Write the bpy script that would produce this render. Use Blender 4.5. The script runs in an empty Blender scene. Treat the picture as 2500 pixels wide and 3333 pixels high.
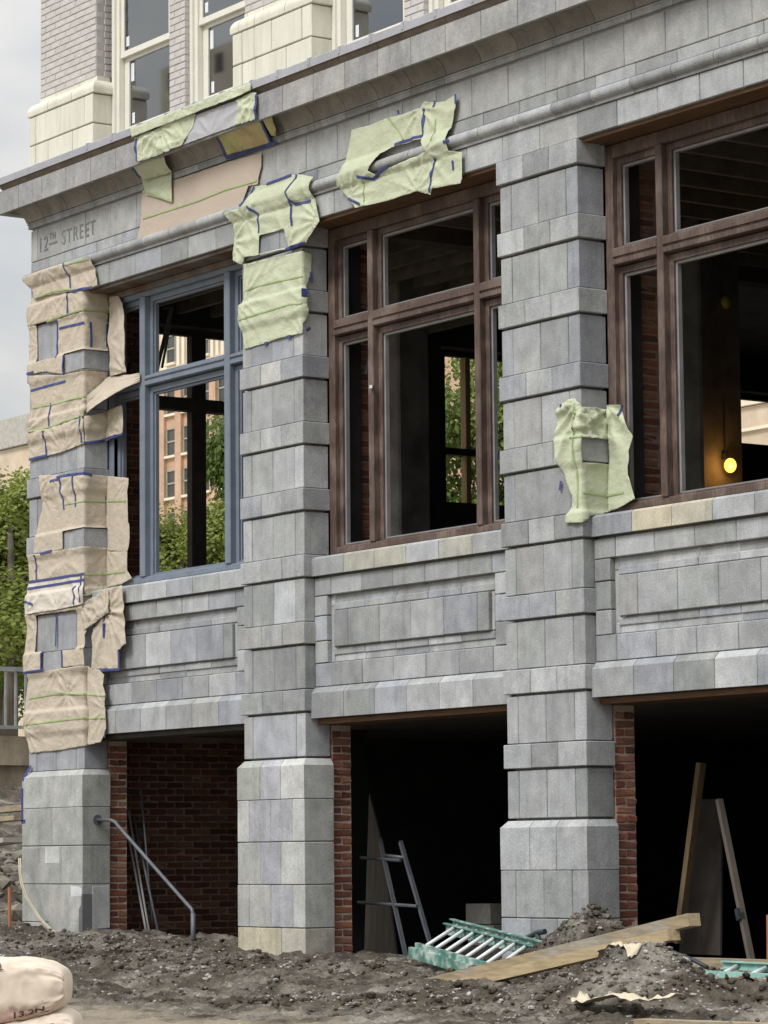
import bpy, bmesh, math, random
import numpy as np
from mathutils import Vector, Matrix, noise
from mathutils.geometry import delaunay_2d_cdt
R = math.radians
rnd = random.Random(7)
scn = bpy.context.scene
COL = scn.collection

# ------------------------------------------------------------------ camera
cam = bpy.data.cameras.new('camera')
cam.sensor_fit = 'HORIZONTAL'; cam.sensor_width = 36.0; cam.lens = 36.0 * 10300.94 / 2500.0
cam.clip_start = 0.1; cam.clip_end = 3000
camo = bpy.data.objects.new('camera', cam); COL.objects.link(camo)
right = Vector((0.5695458, 0.8219064, -0.0093477)); up = Vector((0.0945890, -0.0542407, 0.9940377)); back = Vector((0.8164989, -0.5670342, -0.1086358))
camo.matrix_world = Matrix(((right.x, up.x, back.x, 27.4874), (right.y, up.y, back.y, -15.4510), (right.z, up.z, back.z, 0.9), (0, 0, 0, 1)))
scn.camera = camo

# ------------------------------------------------------------------ sky and sun (bright overcast)
SUN_EL, SUN_AZ = R(48), R(-79)          # azimuth of the sun measured from +X towards +Y
world = bpy.data.worlds.new('World'); scn.world = world; world.use_nodes = True
nt = world.node_tree; nt.nodes.clear()
def wn(t, **k):
    n = nt.nodes.new(t)
    for a, b in k.items(): setattr(n, a, b)
    return n
out = wn('ShaderNodeOutputWorld'); bg = wn('ShaderNodeBackground'); bg.inputs['Strength'].default_value = 0.1
sky = wn('ShaderNodeTexSky', sky_type='NISHITA', sun_disc=False, sun_elevation=SUN_EL, sun_rotation=math.pi / 2 - SUN_AZ)
tc = wn('ShaderNodeTexCoord'); mp = wn('ShaderNodeMapping'); mp.inputs['Scale'].default_value = (7, 7, 13)
nz = wn('ShaderNodeTexNoise'); nz.inputs['Scale'].default_value = 1.4; nz.inputs['Detail'].default_value = 7; nz.inputs['Roughness'].default_value = .5
rp = wn('ShaderNodeValToRGB'); rp.color_ramp.elements[0].position = .36; rp.color_ramp.elements[1].position = .66
rp.color_ramp.elements[0].color = (5.0, 5.3, 5.6, 1); rp.color_ramp.elements[1].color = (7.9, 7.6, 7.15, 1)
# overcast sky: about three times as bright overhead as at the horizon
sx = wn('ShaderNodeSeparateXYZ'); mr = wn('ShaderNodeMapRange'); mr.inputs['From Min'].default_value = 0; mr.inputs['From Max'].default_value = 1
mr.inputs['To Min'].default_value = 0.95; mr.inputs['To Max'].default_value = 3.5
mul = wn('ShaderNodeVectorMath', operation='SCALE'); mix = wn('ShaderNodeMix', data_type='RGBA'); mix.inputs[0].default_value = .88
L = nt.links.new
L(tc.outputs['Generated'], mp.inputs['Vector']); L(mp.outputs[0], nz.inputs['Vector']); L(nz.outputs[0], rp.inputs[0])
L(tc.outputs['Generated'], sx.inputs[0]); pw = wn('ShaderNodeMath', operation='POWER', use_clamp=True); pw.inputs[1].default_value = 1.5; L(sx.outputs['Z'], pw.inputs[0]); L(pw.outputs[0], mr.inputs['Value']); L(rp.outputs[0], mul.inputs[0]); L(mr.outputs[0], mul.inputs['Scale'])
L(sky.outputs[0], mix.inputs[6]); L(mul.outputs[0], mix.inputs[7]); L(mix.outputs[2], bg.inputs['Color']); L(bg.outputs[0], out.inputs['Surface'])
sun = bpy.data.lights.new('sun', 'SUN'); sun.energy = 2.35; sun.angle = R(20); sun.color = (1, .985, .97)
suno = bpy.data.objects.new('sun', sun); COL.objects.link(suno)
sd = Vector((math.cos(SUN_EL) * math.cos(SUN_AZ), math.cos(SUN_EL) * math.sin(SUN_AZ), math.sin(SUN_EL)))
suno.rotation_euler = sd.to_track_quat('Z', 'Y').to_euler(); suno.location = (0, -20, 30)
vs = scn.view_settings; vs.view_transform = 'Standard'; vs.look = 'None'; vs.gamma = 1; vs.use_curve_mapping = False; vs.exposure = 0.0

# ------------------------------------------------------------------ materials
def mat(name, col, rough=.85, var=.12, scale=5., bump=.15, bscale=60., obj=False, streak=False, metal=0., tint=None, tscale=2., spec=.35, fine=.06, runs=0.):
    m = bpy.data.materials.new(name); m.use_nodes = True; n = m.node_tree; N = n.nodes.new; K = n.links.new
    b = n.nodes['Principled BSDF']; b.inputs['Roughness'].default_value = rough; b.inputs['Metallic'].default_value = metal
    b.inputs['Specular IOR Level'].default_value = spec
    t = N('ShaderNodeTexCoord'); src = t.outputs['Object']
    if streak:
        mp_ = N('ShaderNodeMapping'); mp_.inputs['Scale'].default_value = streak if isinstance(streak, tuple) else (2.5, 2.5, .5); K(src, mp_.inputs[0]); v1 = mp_.outputs[0]
    else: v1 = src
    a = N('ShaderNodeTexNoise'); a.inputs['Scale'].default_value = scale; a.inputs['Detail'].default_value = 6; a.inputs['Roughness'].default_value = .62; K(v1, a.inputs[0])
    f = N('ShaderNodeTexNoise'); f.inputs['Scale'].default_value = bscale; f.inputs['Detail'].default_value = 4; K(v1, f.inputs[0])
    r = N('ShaderNodeMapRange'); r.inputs['From Min'].default_value = .3; r.inputs['From Max'].default_value = .7; r.inputs['To Min'].default_value = 1 - var; r.inputs['To Max'].default_value = 1 + var; K(a.outputs[0], r.inputs[0])
    r2 = N('ShaderNodeMapRange'); r2.inputs['From Min'].default_value = .3; r2.inputs['From Max'].default_value = .7; r2.inputs['To Min'].default_value = 1 - fine; r2.inputs['To Max'].default_value = 1 + fine; K(f.outputs[0], r2.inputs[0])
    mm = N('ShaderNodeMath'); mm.operation = 'MULTIPLY'; K(r.outputs[0], mm.inputs[0]); K(r2.outputs[0], mm.inputs[1])
    base = N('ShaderNodeRGB'); base.outputs[0].default_value = (*col, 1); c = base.outputs[0]
    if tint:
        x = N('ShaderNodeMix'); x.data_type = 'RGBA'; g = N('ShaderNodeTexNoise'); g.inputs['Scale'].default_value = tscale; g.inputs['Detail'].default_value = 5; K(src, g.inputs[0])
        gr = N('ShaderNodeMapRange'); gr.inputs['From Min'].default_value = .45; gr.inputs['From Max'].default_value = .65; K(g.outputs[0], gr.inputs[0]); K(gr.outputs[0], x.inputs[0])
        x.inputs[6].default_value = (*col, 1); x.inputs[7].default_value = (*tint, 1); c = x.outputs[2]
    if runs:      # rain streaks and old run-off
        mr_ = N('ShaderNodeMapping'); mr_.inputs['Scale'].default_value = (5.5, 5.5, .55); K(src, mr_.inputs[0]); g2 = N('ShaderNodeTexNoise'); g2.inputs['Scale'].default_value = 1.6; g2.inputs['Detail'].default_value = 7; g2.inputs['Roughness'].default_value = .7; K(mr_.outputs[0], g2.inputs[0])
        q2 = N('ShaderNodeMapRange'); q2.inputs['From Min'].default_value = .5; q2.inputs['From Max'].default_value = .72; q2.inputs['To Min'].default_value = 1; q2.inputs['To Max'].default_value = 1 - runs; K(g2.outputs[0], q2.inputs[0])
        m3 = N('ShaderNodeMath'); m3.operation = 'MULTIPLY'; K(mm.outputs[0], m3.inputs[0]); K(q2.outputs[0], m3.inputs[1]); mm = m3
    if obj:
        o = N('ShaderNodeObjectInfo'); x2 = N('ShaderNodeMix'); x2.data_type = 'RGBA'; x2.blend_type = 'MULTIPLY'; x2.inputs[0].default_value = 1; K(c, x2.inputs[6]); K(o.outputs['Color'], x2.inputs[7]); c = x2.outputs[2]
    sc = N('ShaderNodeVectorMath'); sc.operation = 'SCALE'; K(c, sc.inputs[0]); K(mm.outputs[0], sc.inputs['Scale']); K(sc.outputs[0], b.inputs['Base Color'])
    if bump:
        bp = N('ShaderNodeBump'); bp.inputs['Strength'].default_value = bump; bp.inputs['Distance'].default_value = .01; K(f.outputs[0], bp.inputs['Height']); K(bp.outputs[0], b.inputs['Normal'])
    return m
M = {}
M['stone'] = mat('grey_cast_stone', (1, 1, 1), var=.2, scale=6, bump=.3, bscale=75, obj=True, fine=.15, streak=(1, 1, .85), tint=(1.10, 1.09, 1.065), tscale=2.6, runs=.22)
M['mortar'] = mat('grey_mortar', (.27, .27, .255), var=.15)
M['terracotta'] = mat('cream_glazed_terracotta', (.67, .655, .545), rough=.45, var=.08, scale=4, bump=.05, obj=True, streak=True, spec=.5, runs=.14)
M['tmortar'] = mat('dark_pointing', (.22, .20, .16), var=.2)
M['paintbrick'] = mat('grey_painted_brick', (.50, .475, .455), rough=.7, var=.07, obj=True, bump=.3)
M['paintmortar'] = mat('grey_painted_joint', (.42, .40, .38), rough=.8)
M['redbrick'] = mat('red_brick', (1, 1, 1), var=.22, scale=14, bump=.5, bscale=70, obj=True, fine=.15)
M['redmortar'] = mat('brown_lime_mortar', (.58, .47, .39), var=.25, scale=12, bump=.4)
M['shademortar'] = mat('shade_darkened_mortar', (.27, .20, .155), var=.3, scale=9, bump=.4)  # darker copy of the brick mortar, indoor shade put into its colour
M['coping'] = mat('lead_coated_sheet', (.36, .36, .385), rough=.55, var=.10, scale=5, bump=.05, obj=True)
M['brownflash'] = mat('brown_flashing', (.20, .13, .095), rough=.6, var=.3)
M['brownwood'] = mat('brown_stained_wood', (.088, .058, .047), rough=.65, var=.4, scale=9, bump=.3, bscale=40, streak=(6, 6, .8), tint=(.17, .125, .105), tscale=3)
M['soffit'] = mat('orange_brown_board', (.135, .07, .033), rough=.6, var=.4, scale=6, bump=.3, streak=(.6, 8, 8))
M['bluepaint'] = mat('grey_blue_paint', (.17, .20, .245), rough=.6, var=.12, scale=6, bump=.1)
M['greysoffit'] = mat('grey_painted_board', (.17, .16, .145), rough=.7, var=.3, tint=(.13, .07, .035), tscale=1.6)
M['bead'] = mat('weathered_grey_stop', (.23, .225, .23), rough=.6, var=.2)
M['creamwood'] = mat('cream_window_paint', (.72, .70, .62), rough=.5, var=.05, bump=.03)
M['dark'] = mat('shade_dark_plaster', (.035, .034, .033), var=.4, scale=2, bump=.2)  # near black: the dimness of the unlit rooms is put into the colour
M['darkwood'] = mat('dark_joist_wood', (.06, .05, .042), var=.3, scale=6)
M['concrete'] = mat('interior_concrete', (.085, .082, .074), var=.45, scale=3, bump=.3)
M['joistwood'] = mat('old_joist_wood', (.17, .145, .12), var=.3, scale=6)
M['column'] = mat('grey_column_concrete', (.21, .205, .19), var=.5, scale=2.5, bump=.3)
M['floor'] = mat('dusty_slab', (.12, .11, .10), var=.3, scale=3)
M['tan'] = mat('tan_masking_paper', (.50, .435, .345), rough=.75, var=.05, scale=4, bump=.05, fine=.02)
M['pale'] = mat('pale_masking_paper', (.60, .55, .47), rough=.7, var=.05, scale=4, bump=.05, fine=.02)
M['pink'] = mat('pinkish_masking_paper', (.485, .405, .33), rough=.8, var=.05, scale=2, bump=.03, fine=.02)
M['green'] = mat('pale_green_masking_paper', (.505, .54, .385), rough=.7, var=.05, scale=4, bump=.05, fine=.02)
M['olive'] = mat('olive_tan_masking_paper', (.50, .40, .22), rough=.7, var=.25, scale=5, tint=(.45, .44, .2), tscale=4)
M['film'] = mat('thin_grey_film', (.43, .43, .45), rough=.4, var=.06, bump=.05)
M['bluetape'] = mat('blue_painters_tape', (.05, .068, .21), rough=.6, var=.15)
M['greentape'] = mat('green_painters_tape', (.34, .43, .20), rough=.6, var=.12)
M['sticker'] = mat('white_paper_sticker', (.72, .74, .78), rough=.6, var=.04)
M['steel'] = mat('grey_painted_pipe', (.125, .135, .15), rough=.5, var=.2, metal=.2)
M['galv'] = mat('galvanised_steel', (.36, .38, .37), rough=.45, var=.2, metal=.5)
M['conduit'] = mat('pale_conduit', (.42, .42, .41), rough=.5, var=.2)
M['timber'] = mat('weathered_timber', (.33, .26, .165), rough=.85, var=.3, scale=5, bump=.4, streak=(1, 9, 9), tint=(.30, .275, .23), tscale=2.5)
M['yellowtimber'] = mat('yellow_timber', (.43, .335, .20), rough=.85, var=.25, scale=5, bump=.3, streak=(1, 9, 9))
M['palewood'] = mat('new_pine_stud', (.50, .36, .18), rough=.8, var=.2, scale=6, streak=(8, 8, .6))
M['shadeplank'] = mat('shade_dimmed_plank', (.19, .135, .075), var=.3, scale=6, streak=(8, 8, .6))  # pine darkened: the shade inside the basement opening is in its colour
M['ply'] = mat('grey_plywood', (.13, .11, .09), var=.25, scale=4, streak=(5, 5, .6))
M['fibreglass'] = mat('green_fibreglass', (.085, .215, .175), rough=.6, var=.35, scale=12, tint=(.40, .46, .42), tscale=9)
M['aqua'] = mat('pale_aqua_fibreglass', (.30, .52, .46), rough=.5, var=.2, scale=10)
M['alu'] = mat('white_aluminium_rung', (.66, .67, .68), rough=.4, var=.1)
M['block'] = mat('concrete_block', (.30, .29, .26), var=.25, scale=12, bump=.5)
M['hose'] = mat('black_hose', (.035, .045, .05), rough=.5)
M['cable'] = mat('tan_cable', (.45, .39, .29), rough=.7)
M['orange'] = mat('orange_paint', (.36, .14, .07), rough=.6, var=.2)
M['bag'] = mat('cream_paper_sack', (.60, .515, .42), rough=.8, var=.10, scale=6, bump=.3, bscale=30)
M['bagpink'] = mat('faded_pink_print', (.52, .36, .31), rough=.8, var=.2, scale=10)
M['ink'] = mat('black_ink', (.025, .022, .02), rough=.6)
M['brownink'] = mat('brown_ink', (.06, .035, .025), rough=.6)
M['engrave'] = mat('shadowed_engraving', (.215, .215, .205), rough=.95, var=.2, scale=20)
M['scrap'] = mat('cream_scrap_paper', (.56, .49, .36), rough=.8, var=.15)
M['oldcrete'] = mat('stained_retaining_concrete', (.30, .25, .185), var=.3, scale=2.5, bump=.5, bscale=20, streak=(2, 2, .8))
M['plaster'] = mat('pale_cement', (.40, .38, .34), var=.2, scale=3)
def leafmat(name, c, tint):
    m = mat(name, c, rough=.6, var=.3, scale=3, bump=0, tint=tint, tscale=.7, spec=.3)
    n = m.node_tree; b = n.nodes['Principled BSDF']; tr = n.nodes.new('ShaderNodeBsdfTranslucent'); ms = n.nodes.new('ShaderNodeMixShader'); ms.inputs[0].default_value = .3
    tr.inputs[0].default_value = (c[0] * 1.6, c[1] * 1.5, c[2], 1); o = n.nodes['Material Output']
    n.links.new(b.outputs[0], ms.inputs[1]); n.links.new(tr.outputs[0], ms.inputs[2]); n.links.new(ms.outputs[0], o.inputs[0]); return m
M['leaf'] = leafmat('green_leaf', (.10, .15, .03), (.17, .215, .05))
M['leaf2'] = leafmat('yellow_green_leaf', (.165, .205, .045), (.235, .265, .07))
M['bark'] = mat('grey_bark', (.12, .10, .08), var=.3, scale=10, bump=.6)
M['towerbrick'] = mat('orange_tan_brick', (.52, .345, .235), var=.16, scale=.5, fine=.12, bscale=6, bump=0)
M['towercream'] = mat('cream_stone', (.74, .66, .52), var=.08, scale=.6, bump=0)
M['tanwall'] = mat('tan_stone', (.54, .44, .32), var=.16, scale=.5, bump=0, tint=(.62, .53, .41), tscale=.35)
M['towerglass'] = mat('grey_distant_glass', (.06, .06, .055), rough=.25, var=.6, scale=.4, bump=0, spec=.5)
M['towerframe'] = mat('dull_green_frame', (.33, .33, .25), var=.1, bump=0)
def crumple(m, k=1.):
    n = m.node_tree; N = n.nodes.new; K = n.links.new; b = n.nodes['Principled BSDF']; t = N('ShaderNodeTexCoord'); h = None
    for sc_, st, w in ((4.5, (1.3, 1.3, .8), 1.), (11., (1, 1, 1.5), .45), (24., (1, 1, 1), .16)):
        mp_ = N('ShaderNodeMapping'); mp_.inputs['Scale'].default_value = st; mp_.inputs['Rotation'].default_value = (.3, .5, .2); K(t.outputs['Object'], mp_.inputs[0])
        nz_ = N('ShaderNodeTexNoise'); nz_.inputs['Scale'].default_value = sc_ * .6; K(mp_.outputs[0], nz_.inputs[0]); ad = N('ShaderNodeMix'); ad.data_type = 'RGBA'; ad.inputs[0].default_value = .16; K(mp_.outputs[0], ad.inputs[6]); K(nz_.outputs['Color'], ad.inputs[7])
        v = N('ShaderNodeTexVoronoi'); v.inputs['Scale'].default_value = sc_; K(ad.outputs[2], v.inputs[0])
        q = N('ShaderNodeMath'); q.operation = 'MULTIPLY'; q.inputs[1].default_value = w; K(v.outputs['Distance'], q.inputs[0])
        if h is None: h = q
        else: a_ = N('ShaderNodeMath'); K(h.outputs[0], a_.inputs[0]); K(q.outputs[0], a_.inputs[1]); h = a_
    bp = N('ShaderNodeBump'); bp.inputs['Strength'].default_value = .30 * k; bp.inputs['Distance'].default_value = .045; K(h.outputs[0], bp.inputs['Height']); K(bp.outputs[0], b.inputs['Normal'])
for q_ in ('tan', 'pale', 'green', 'olive'): crumple(M[q_])
crumple(M['pink'], .25); crumple(M['bag'], .22)
def glass():
    m = bpy.data.materials.new('window_glass'); m.use_nodes = True; n = m.node_tree; n.nodes.clear(); N = n.nodes.new
    o = N('ShaderNodeOutputMaterial'); g = N('ShaderNodeBsdfGlossy'); g.inputs['Roughness'].default_value = .02; g.inputs[0].default_value = (.9, .95, 1, 1)
    t = N('ShaderNodeBsdfTransparent'); t.inputs[0].default_value = (.75, .8, .82, 1); f = N('ShaderNodeFresnel'); f.inputs[0].default_value = 3.0; x = N('ShaderNodeMixShader')
    n.links.new(f.outputs[0], x.inputs[0]); n.links.new(t.outputs[0], x.inputs[1]); n.links.new(g.outputs[0], x.inputs[2]); n.links.new(x.outputs[0], o.inputs[0]); return m
M['glass'] = glass()
def emit(name, c, s):
    m = bpy.data.materials.new(name); m.use_nodes = True; b = m.node_tree.nodes['Principled BSDF']; b.inputs['Base Color'].default_value = (*c, 1)
    b.inputs['Emission Color'].default_value = (*c, 1); b.inputs['Emission Strength'].default_value = s; return m
M['bulb'] = emit('lit_bulb', (1, .44, .06), 3.2)
M['yellowcage'] = mat('yellow_plastic', (.17, .15, .015), rough=.5)

def dirtmat():
    m = mat('site_dirt', (.070, .058, .044), var=.65, scale=4.5, bump=1.0, bscale=42, tint=(.165, .15, .127), tscale=1.7, fine=.3, spec=.15)
    n = m.node_tree; N = n.nodes.new; K = n.links.new
    # a trodden pale sandy strip runs along the front of the site, light clods and grit everywhere
    t = N('ShaderNodeTexCoord'); s = N('ShaderNodeSeparateXYZ'); K(t.outputs['Object'], s.inputs[0])
    nz_ = N('ShaderNodeTexNoise'); nz_.inputs['Scale'].default_value = 2.2; nz_.inputs['Detail'].default_value = 6; K(t.outputs['Object'], nz_.inputs[0])
    a = N('ShaderNodeMath'); a.operation = 'MULTIPLY_ADD'; K(nz_.outputs[0], a.inputs[0]); a.inputs[1].default_value = 4.2; K(s.outputs['Y'], a.inputs[2])
    r = N('ShaderNodeMapRange'); r.inputs['From Min'].default_value = -2.3; r.inputs['From Max'].default_value = -3.2; K(a.outputs[0], r.inputs[0])
    v = N('ShaderNodeTexVoronoi'); v.inputs['Scale'].default_value = 16; K(t.outputs['Object'], v.inputs[0])
    g = N('ShaderNodeMapRange'); g.inputs['From Min'].default_value = .16; g.inputs['From Max'].default_value = .10; K(v.outputs['Distance'], g.inputs[0])
    b = n.nodes['Principled BSDF']; old = b.inputs['Base Color'].links[0].from_socket
    x = N('ShaderNodeMix'); x.data_type = 'RGBA'; K(r.outputs[0], x.inputs[0]); K(old, x.inputs[6]); x.inputs[7].default_value = (.235, .20, .15, 1)
    h = N('ShaderNodeMath'); h.operation = 'MULTIPLY'; h.inputs[1].default_value = .55; K(g.outputs[0], h.inputs[0])
    y = N('ShaderNodeMix'); y.data_type = 'RGBA'; K(h.outputs[0], y.inputs[0]); K(x.outputs[2], y.inputs[6]); y.inputs[7].default_value = (.36, .34, .31, 1); K(y.outputs[2], b.inputs['Base Color'])
    return m
M['dirt'] = dirtmat()
M['rubble'] = mat('grey_rubble', (1, 1, 1), var=.25, scale=8, bump=.5, obj=True)

# ------------------------------------------------------------------ mesh helpers
class MB:
    def __init__(s): s.v = []; s.f = []; s.mi = []
    def add(s, vs, fs, mi=0):
        o = len(s.v); s.v += [tuple(p) for p in vs]; s.f += [tuple(o + i for i in q) for q in fs]; s.mi += [mi] * len(fs)
    def box(s, x0, x1, y0, y1, z0, z1, mi=0):
        s.add([(x0, y0, z0), (x1, y0, z0), (x1, y1, z0), (x0, y1, z0), (x0, y0, z1), (x1, y0, z1), (x1, y1, z1), (x0, y1, z1)],
              [(0, 3, 2, 1), (4, 5, 6, 7), (0, 1, 5, 4), (1, 2, 6, 5), (2, 3, 7, 6), (3, 0, 4, 7)], mi)
    def bevbox(s, x0, x1, y0, y1, z0, z1, b=.006, mi=0, jit=0.):
        X = (x0, x1); Y = (y0, y1); Z = (z0, z1); idx = {}; vs = []
        for i in (0, 1):
            for j in (0, 1):
                for k in (0, 1):
                    sx_, sy_, sz_ = (1, -1)[i], (1, -1)[j], (1, -1)[k]; J = [rnd.uniform(-jit, jit) for _ in range(3)]
                    for a in range(3):
                        p = [X[i] + J[0], Y[j] + J[1], Z[k] + J[2]]
                        if a != 0: p[0] += sx_ * b
                        if a != 1: p[1] += sy_ * b
                        if a != 2: p[2] += sz_ * b
                        idx[i, j, k, a] = len(vs); vs.append(p)
        q = lambda *c: [idx[t] for t in c]; fs = []
        for i in (0, 1):
            f = q((i, 0, 0, 0), (i, 1, 0, 0), (i, 1, 1, 0), (i, 0, 1, 0)); fs.append(f if i else f[::-1])
            f = q((0, i, 0, 1), (0, i, 1, 1), (1, i, 1, 1), (1, i, 0, 1)); fs.append(f if i else f[::-1])
            f = q((0, 0, i, 2), (1, 0, i, 2), (1, 1, i, 2), (0, 1, i, 2)); fs.append(f if i else f[::-1])
            for k in (0, 1):
                fs.append(q((i, k, 0, 0), (i, k, 1, 0), (i, k, 1, 1), (i, k, 0, 1)))
                fs.append(q((i, 0, k, 0), (i, 1, k, 0), (i, 1, k, 2), (i, 0, k, 2)))
                fs.append(q((0, i, k, 1), (1, i, k, 1), (1, i, k, 2), (0, i, k, 2)))
                for l in (0, 1): fs.append(q((i, k, l, 0), (i, k, l, 1), (i, k, l, 2)))
        s.add(vs, fs, mi)
    def tube(s, pts, r, n=8, mi=0, cap=True):
        pts = [Vector(p) for p in pts]; rings = []; fs = []; vs = []
        for i, p in enumerate(pts):
            d = (pts[min(i + 1, len(pts) - 1)] - pts[max(i - 1, 0)]).normalized(); u = d.cross(Vector((.31, .17, .93))).normalized(); w = d.cross(u)
            rr = r[i] if isinstance(r, (list, tuple)) else r
            for k in range(n):
                a = 2 * math.pi * k / n; vs.append(p + (u * math.cos(a) + w * math.sin(a)) * rr)
        for i in range(len(pts) - 1):
            for k in range(n): fs.append((i * n + k, i * n + (k + 1) % n, (i + 1) * n + (k + 1) % n, (i + 1) * n + k))
        if cap: fs.append(tuple(range(n - 1, -1, -1))); fs.append(tuple(range((len(pts) - 1) * n, len(pts) * n)))
        s.add(vs, fs, mi)
    def beam(s, p, q, w, h, upv=(0, 0, 1), mi=0):
        p = Vector(p); q = Vector(q); d = (q - p).normalized(); a = d.cross(Vector(upv)).normalized(); b = a.cross(d)
        vs = [e + a * i * w / 2 + b * j * h / 2 for e in (p, q) for i, j in ((-1, -1), (1, -1), (1, 1), (-1, 1))]
        s.add(vs, [(3, 2, 1, 0), (4, 5, 6, 7), (0, 1, 5, 4), (1, 2, 6, 5), (2, 3, 7, 6), (3, 0, 4, 7)], mi)
    def prism(s, prof, x0, x1, m0=0., m1=0., mi=0):
        """profile of (p, z), p standing proud of the wall face (towards -Y), swept along X; m0 / m1 mitre the ends by m * p"""
        n = len(prof); vs = [(x0 - m0 * p, -p, z) for p, z in prof] + [(x1 + m1 * p, -p, z) for p, z in prof]
        fs = [(i, i + n, (i + 1) % n + n, (i + 1) % n) for i in range(n)] + [tuple(range(n)), tuple(range(2 * n - 1, n - 1, -1))]
        s.add(vs, fs, mi)
    def build(s, name, m, parent=None, smooth=False, color=None, fix=False):
        me = bpy.data.meshes.new(name); me.from_pydata(s.v, [], s.f)
        for x in (m if isinstance(m, (list, tuple)) else [m]): me.materials.append(x)
        if len(set(s.mi)) > 1: me.polygons.foreach_set('material_index', s.mi)
        if smooth: me.polygons.foreach_set('use_smooth', [True] * len(me.polygons))
        if fix:
            b = bmesh.new(); b.from_mesh(me); bmesh.ops.recalc_face_normals(b, faces=b.faces); b.to_mesh(me); b.free()
        me.update(); o = bpy.data.objects.new(name, me); COL.objects.link(o)
        if parent: o.parent = parent
        if color: o.color = (*color, 1)
        return o
def tag(o, label=None, cat=None, group=None, kind=None):
    if label: o['label'] = label
    if cat: o['category'] = cat
    if group: o['group'] = group
    if kind: o['kind'] = kind
    return o
def thing(name, label, cat, loc=(0, 0, 0), group=None):
    o = bpy.data.objects.new(name, None); COL.objects.link(o); o.location = loc; o.empty_display_size = .2
    return tag(o, label, cat, group)
def part(name, parent, label=None):
    o = bpy.data.objects.new(name, None); COL.objects.link(o); o.parent = parent
    if label: o['label'] = label
    return o
def wloc(o):
    v = Vector((0, 0, 0))
    while o is not None: v += o.location; o = o.parent
    return v
_b = MB.build
def build2(s, name, m, parent=None, **k):
    if parent is not None:
        w = wloc(parent)
        if w.length > 1e-9: s.v = [(p[0] - w.x, p[1] - w.y, p[2] - w.z) for p in s.v]
    return _b(s, name, m, parent, **k)
MB.build = build2

# ------------------------------------------------------------------ the stone building
B = thing('stone_building', 'grey stone and cream terracotta building under restoration, with open basement and unglazed ground floor windows', 'building')
TONES = [((.405, .408, .395), 8), ((.455, .458, .445), 5), ((.375, .382, .396), 5), ((.365, .372, .352), 4), ((.415, .408, .385), 1), ((.335, .338, .33), 3), ((.48, .485, .48), 1)]
TL = [t for t, w in TONES for _ in range(w)]
BLU = (.365, .372, .41); LAV = (.395, .395, .42); GRN = (.345, .36, .325); LIT = (.49, .495, .48); BEI = (.50, .455, .345); MID = (.405, .408, .395); DRK = (.325, .33, .32); YEL = (.55, .50, .38)
def tone(): c = rnd.choice(TL); k = rnd.uniform(.80, 1.10); return (c[0] * k * .865, c[1] * k * .885, c[2] * k * .925)
GAP = .0035
def stone(name, par, x0, x1, y0, y1, z0, z1, c=None, mat_='stone', b=.0055):
    m = MB(); j = rnd.uniform(-.002, .002); g_ = .006 if mat_ == 'terracotta' else GAP
    m.bevbox(x0 + g_, x1 - g_, y0 + j, y1, z0 + g_, z1 - g_, b, jit=.0012)
    if c and mat_ == 'stone': c = tuple(v * .9 for v in c)
    return m.build(name, M[mat_], par, color=c or tone(), fix=True)
def cstone(name, par, prof, x0, x1, c=None, m0=0., mat_='stone', g=GAP, smooth=False):
    m = MB(); m.prism(prof, x0 + (g if not m0 else 0), x1 - g, m0)
    if c and mat_ == 'stone': c = tuple(v * .9 for v in c)
    return m.build(name, M[mat_], par, color=c or tone(), fix=True)

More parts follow.
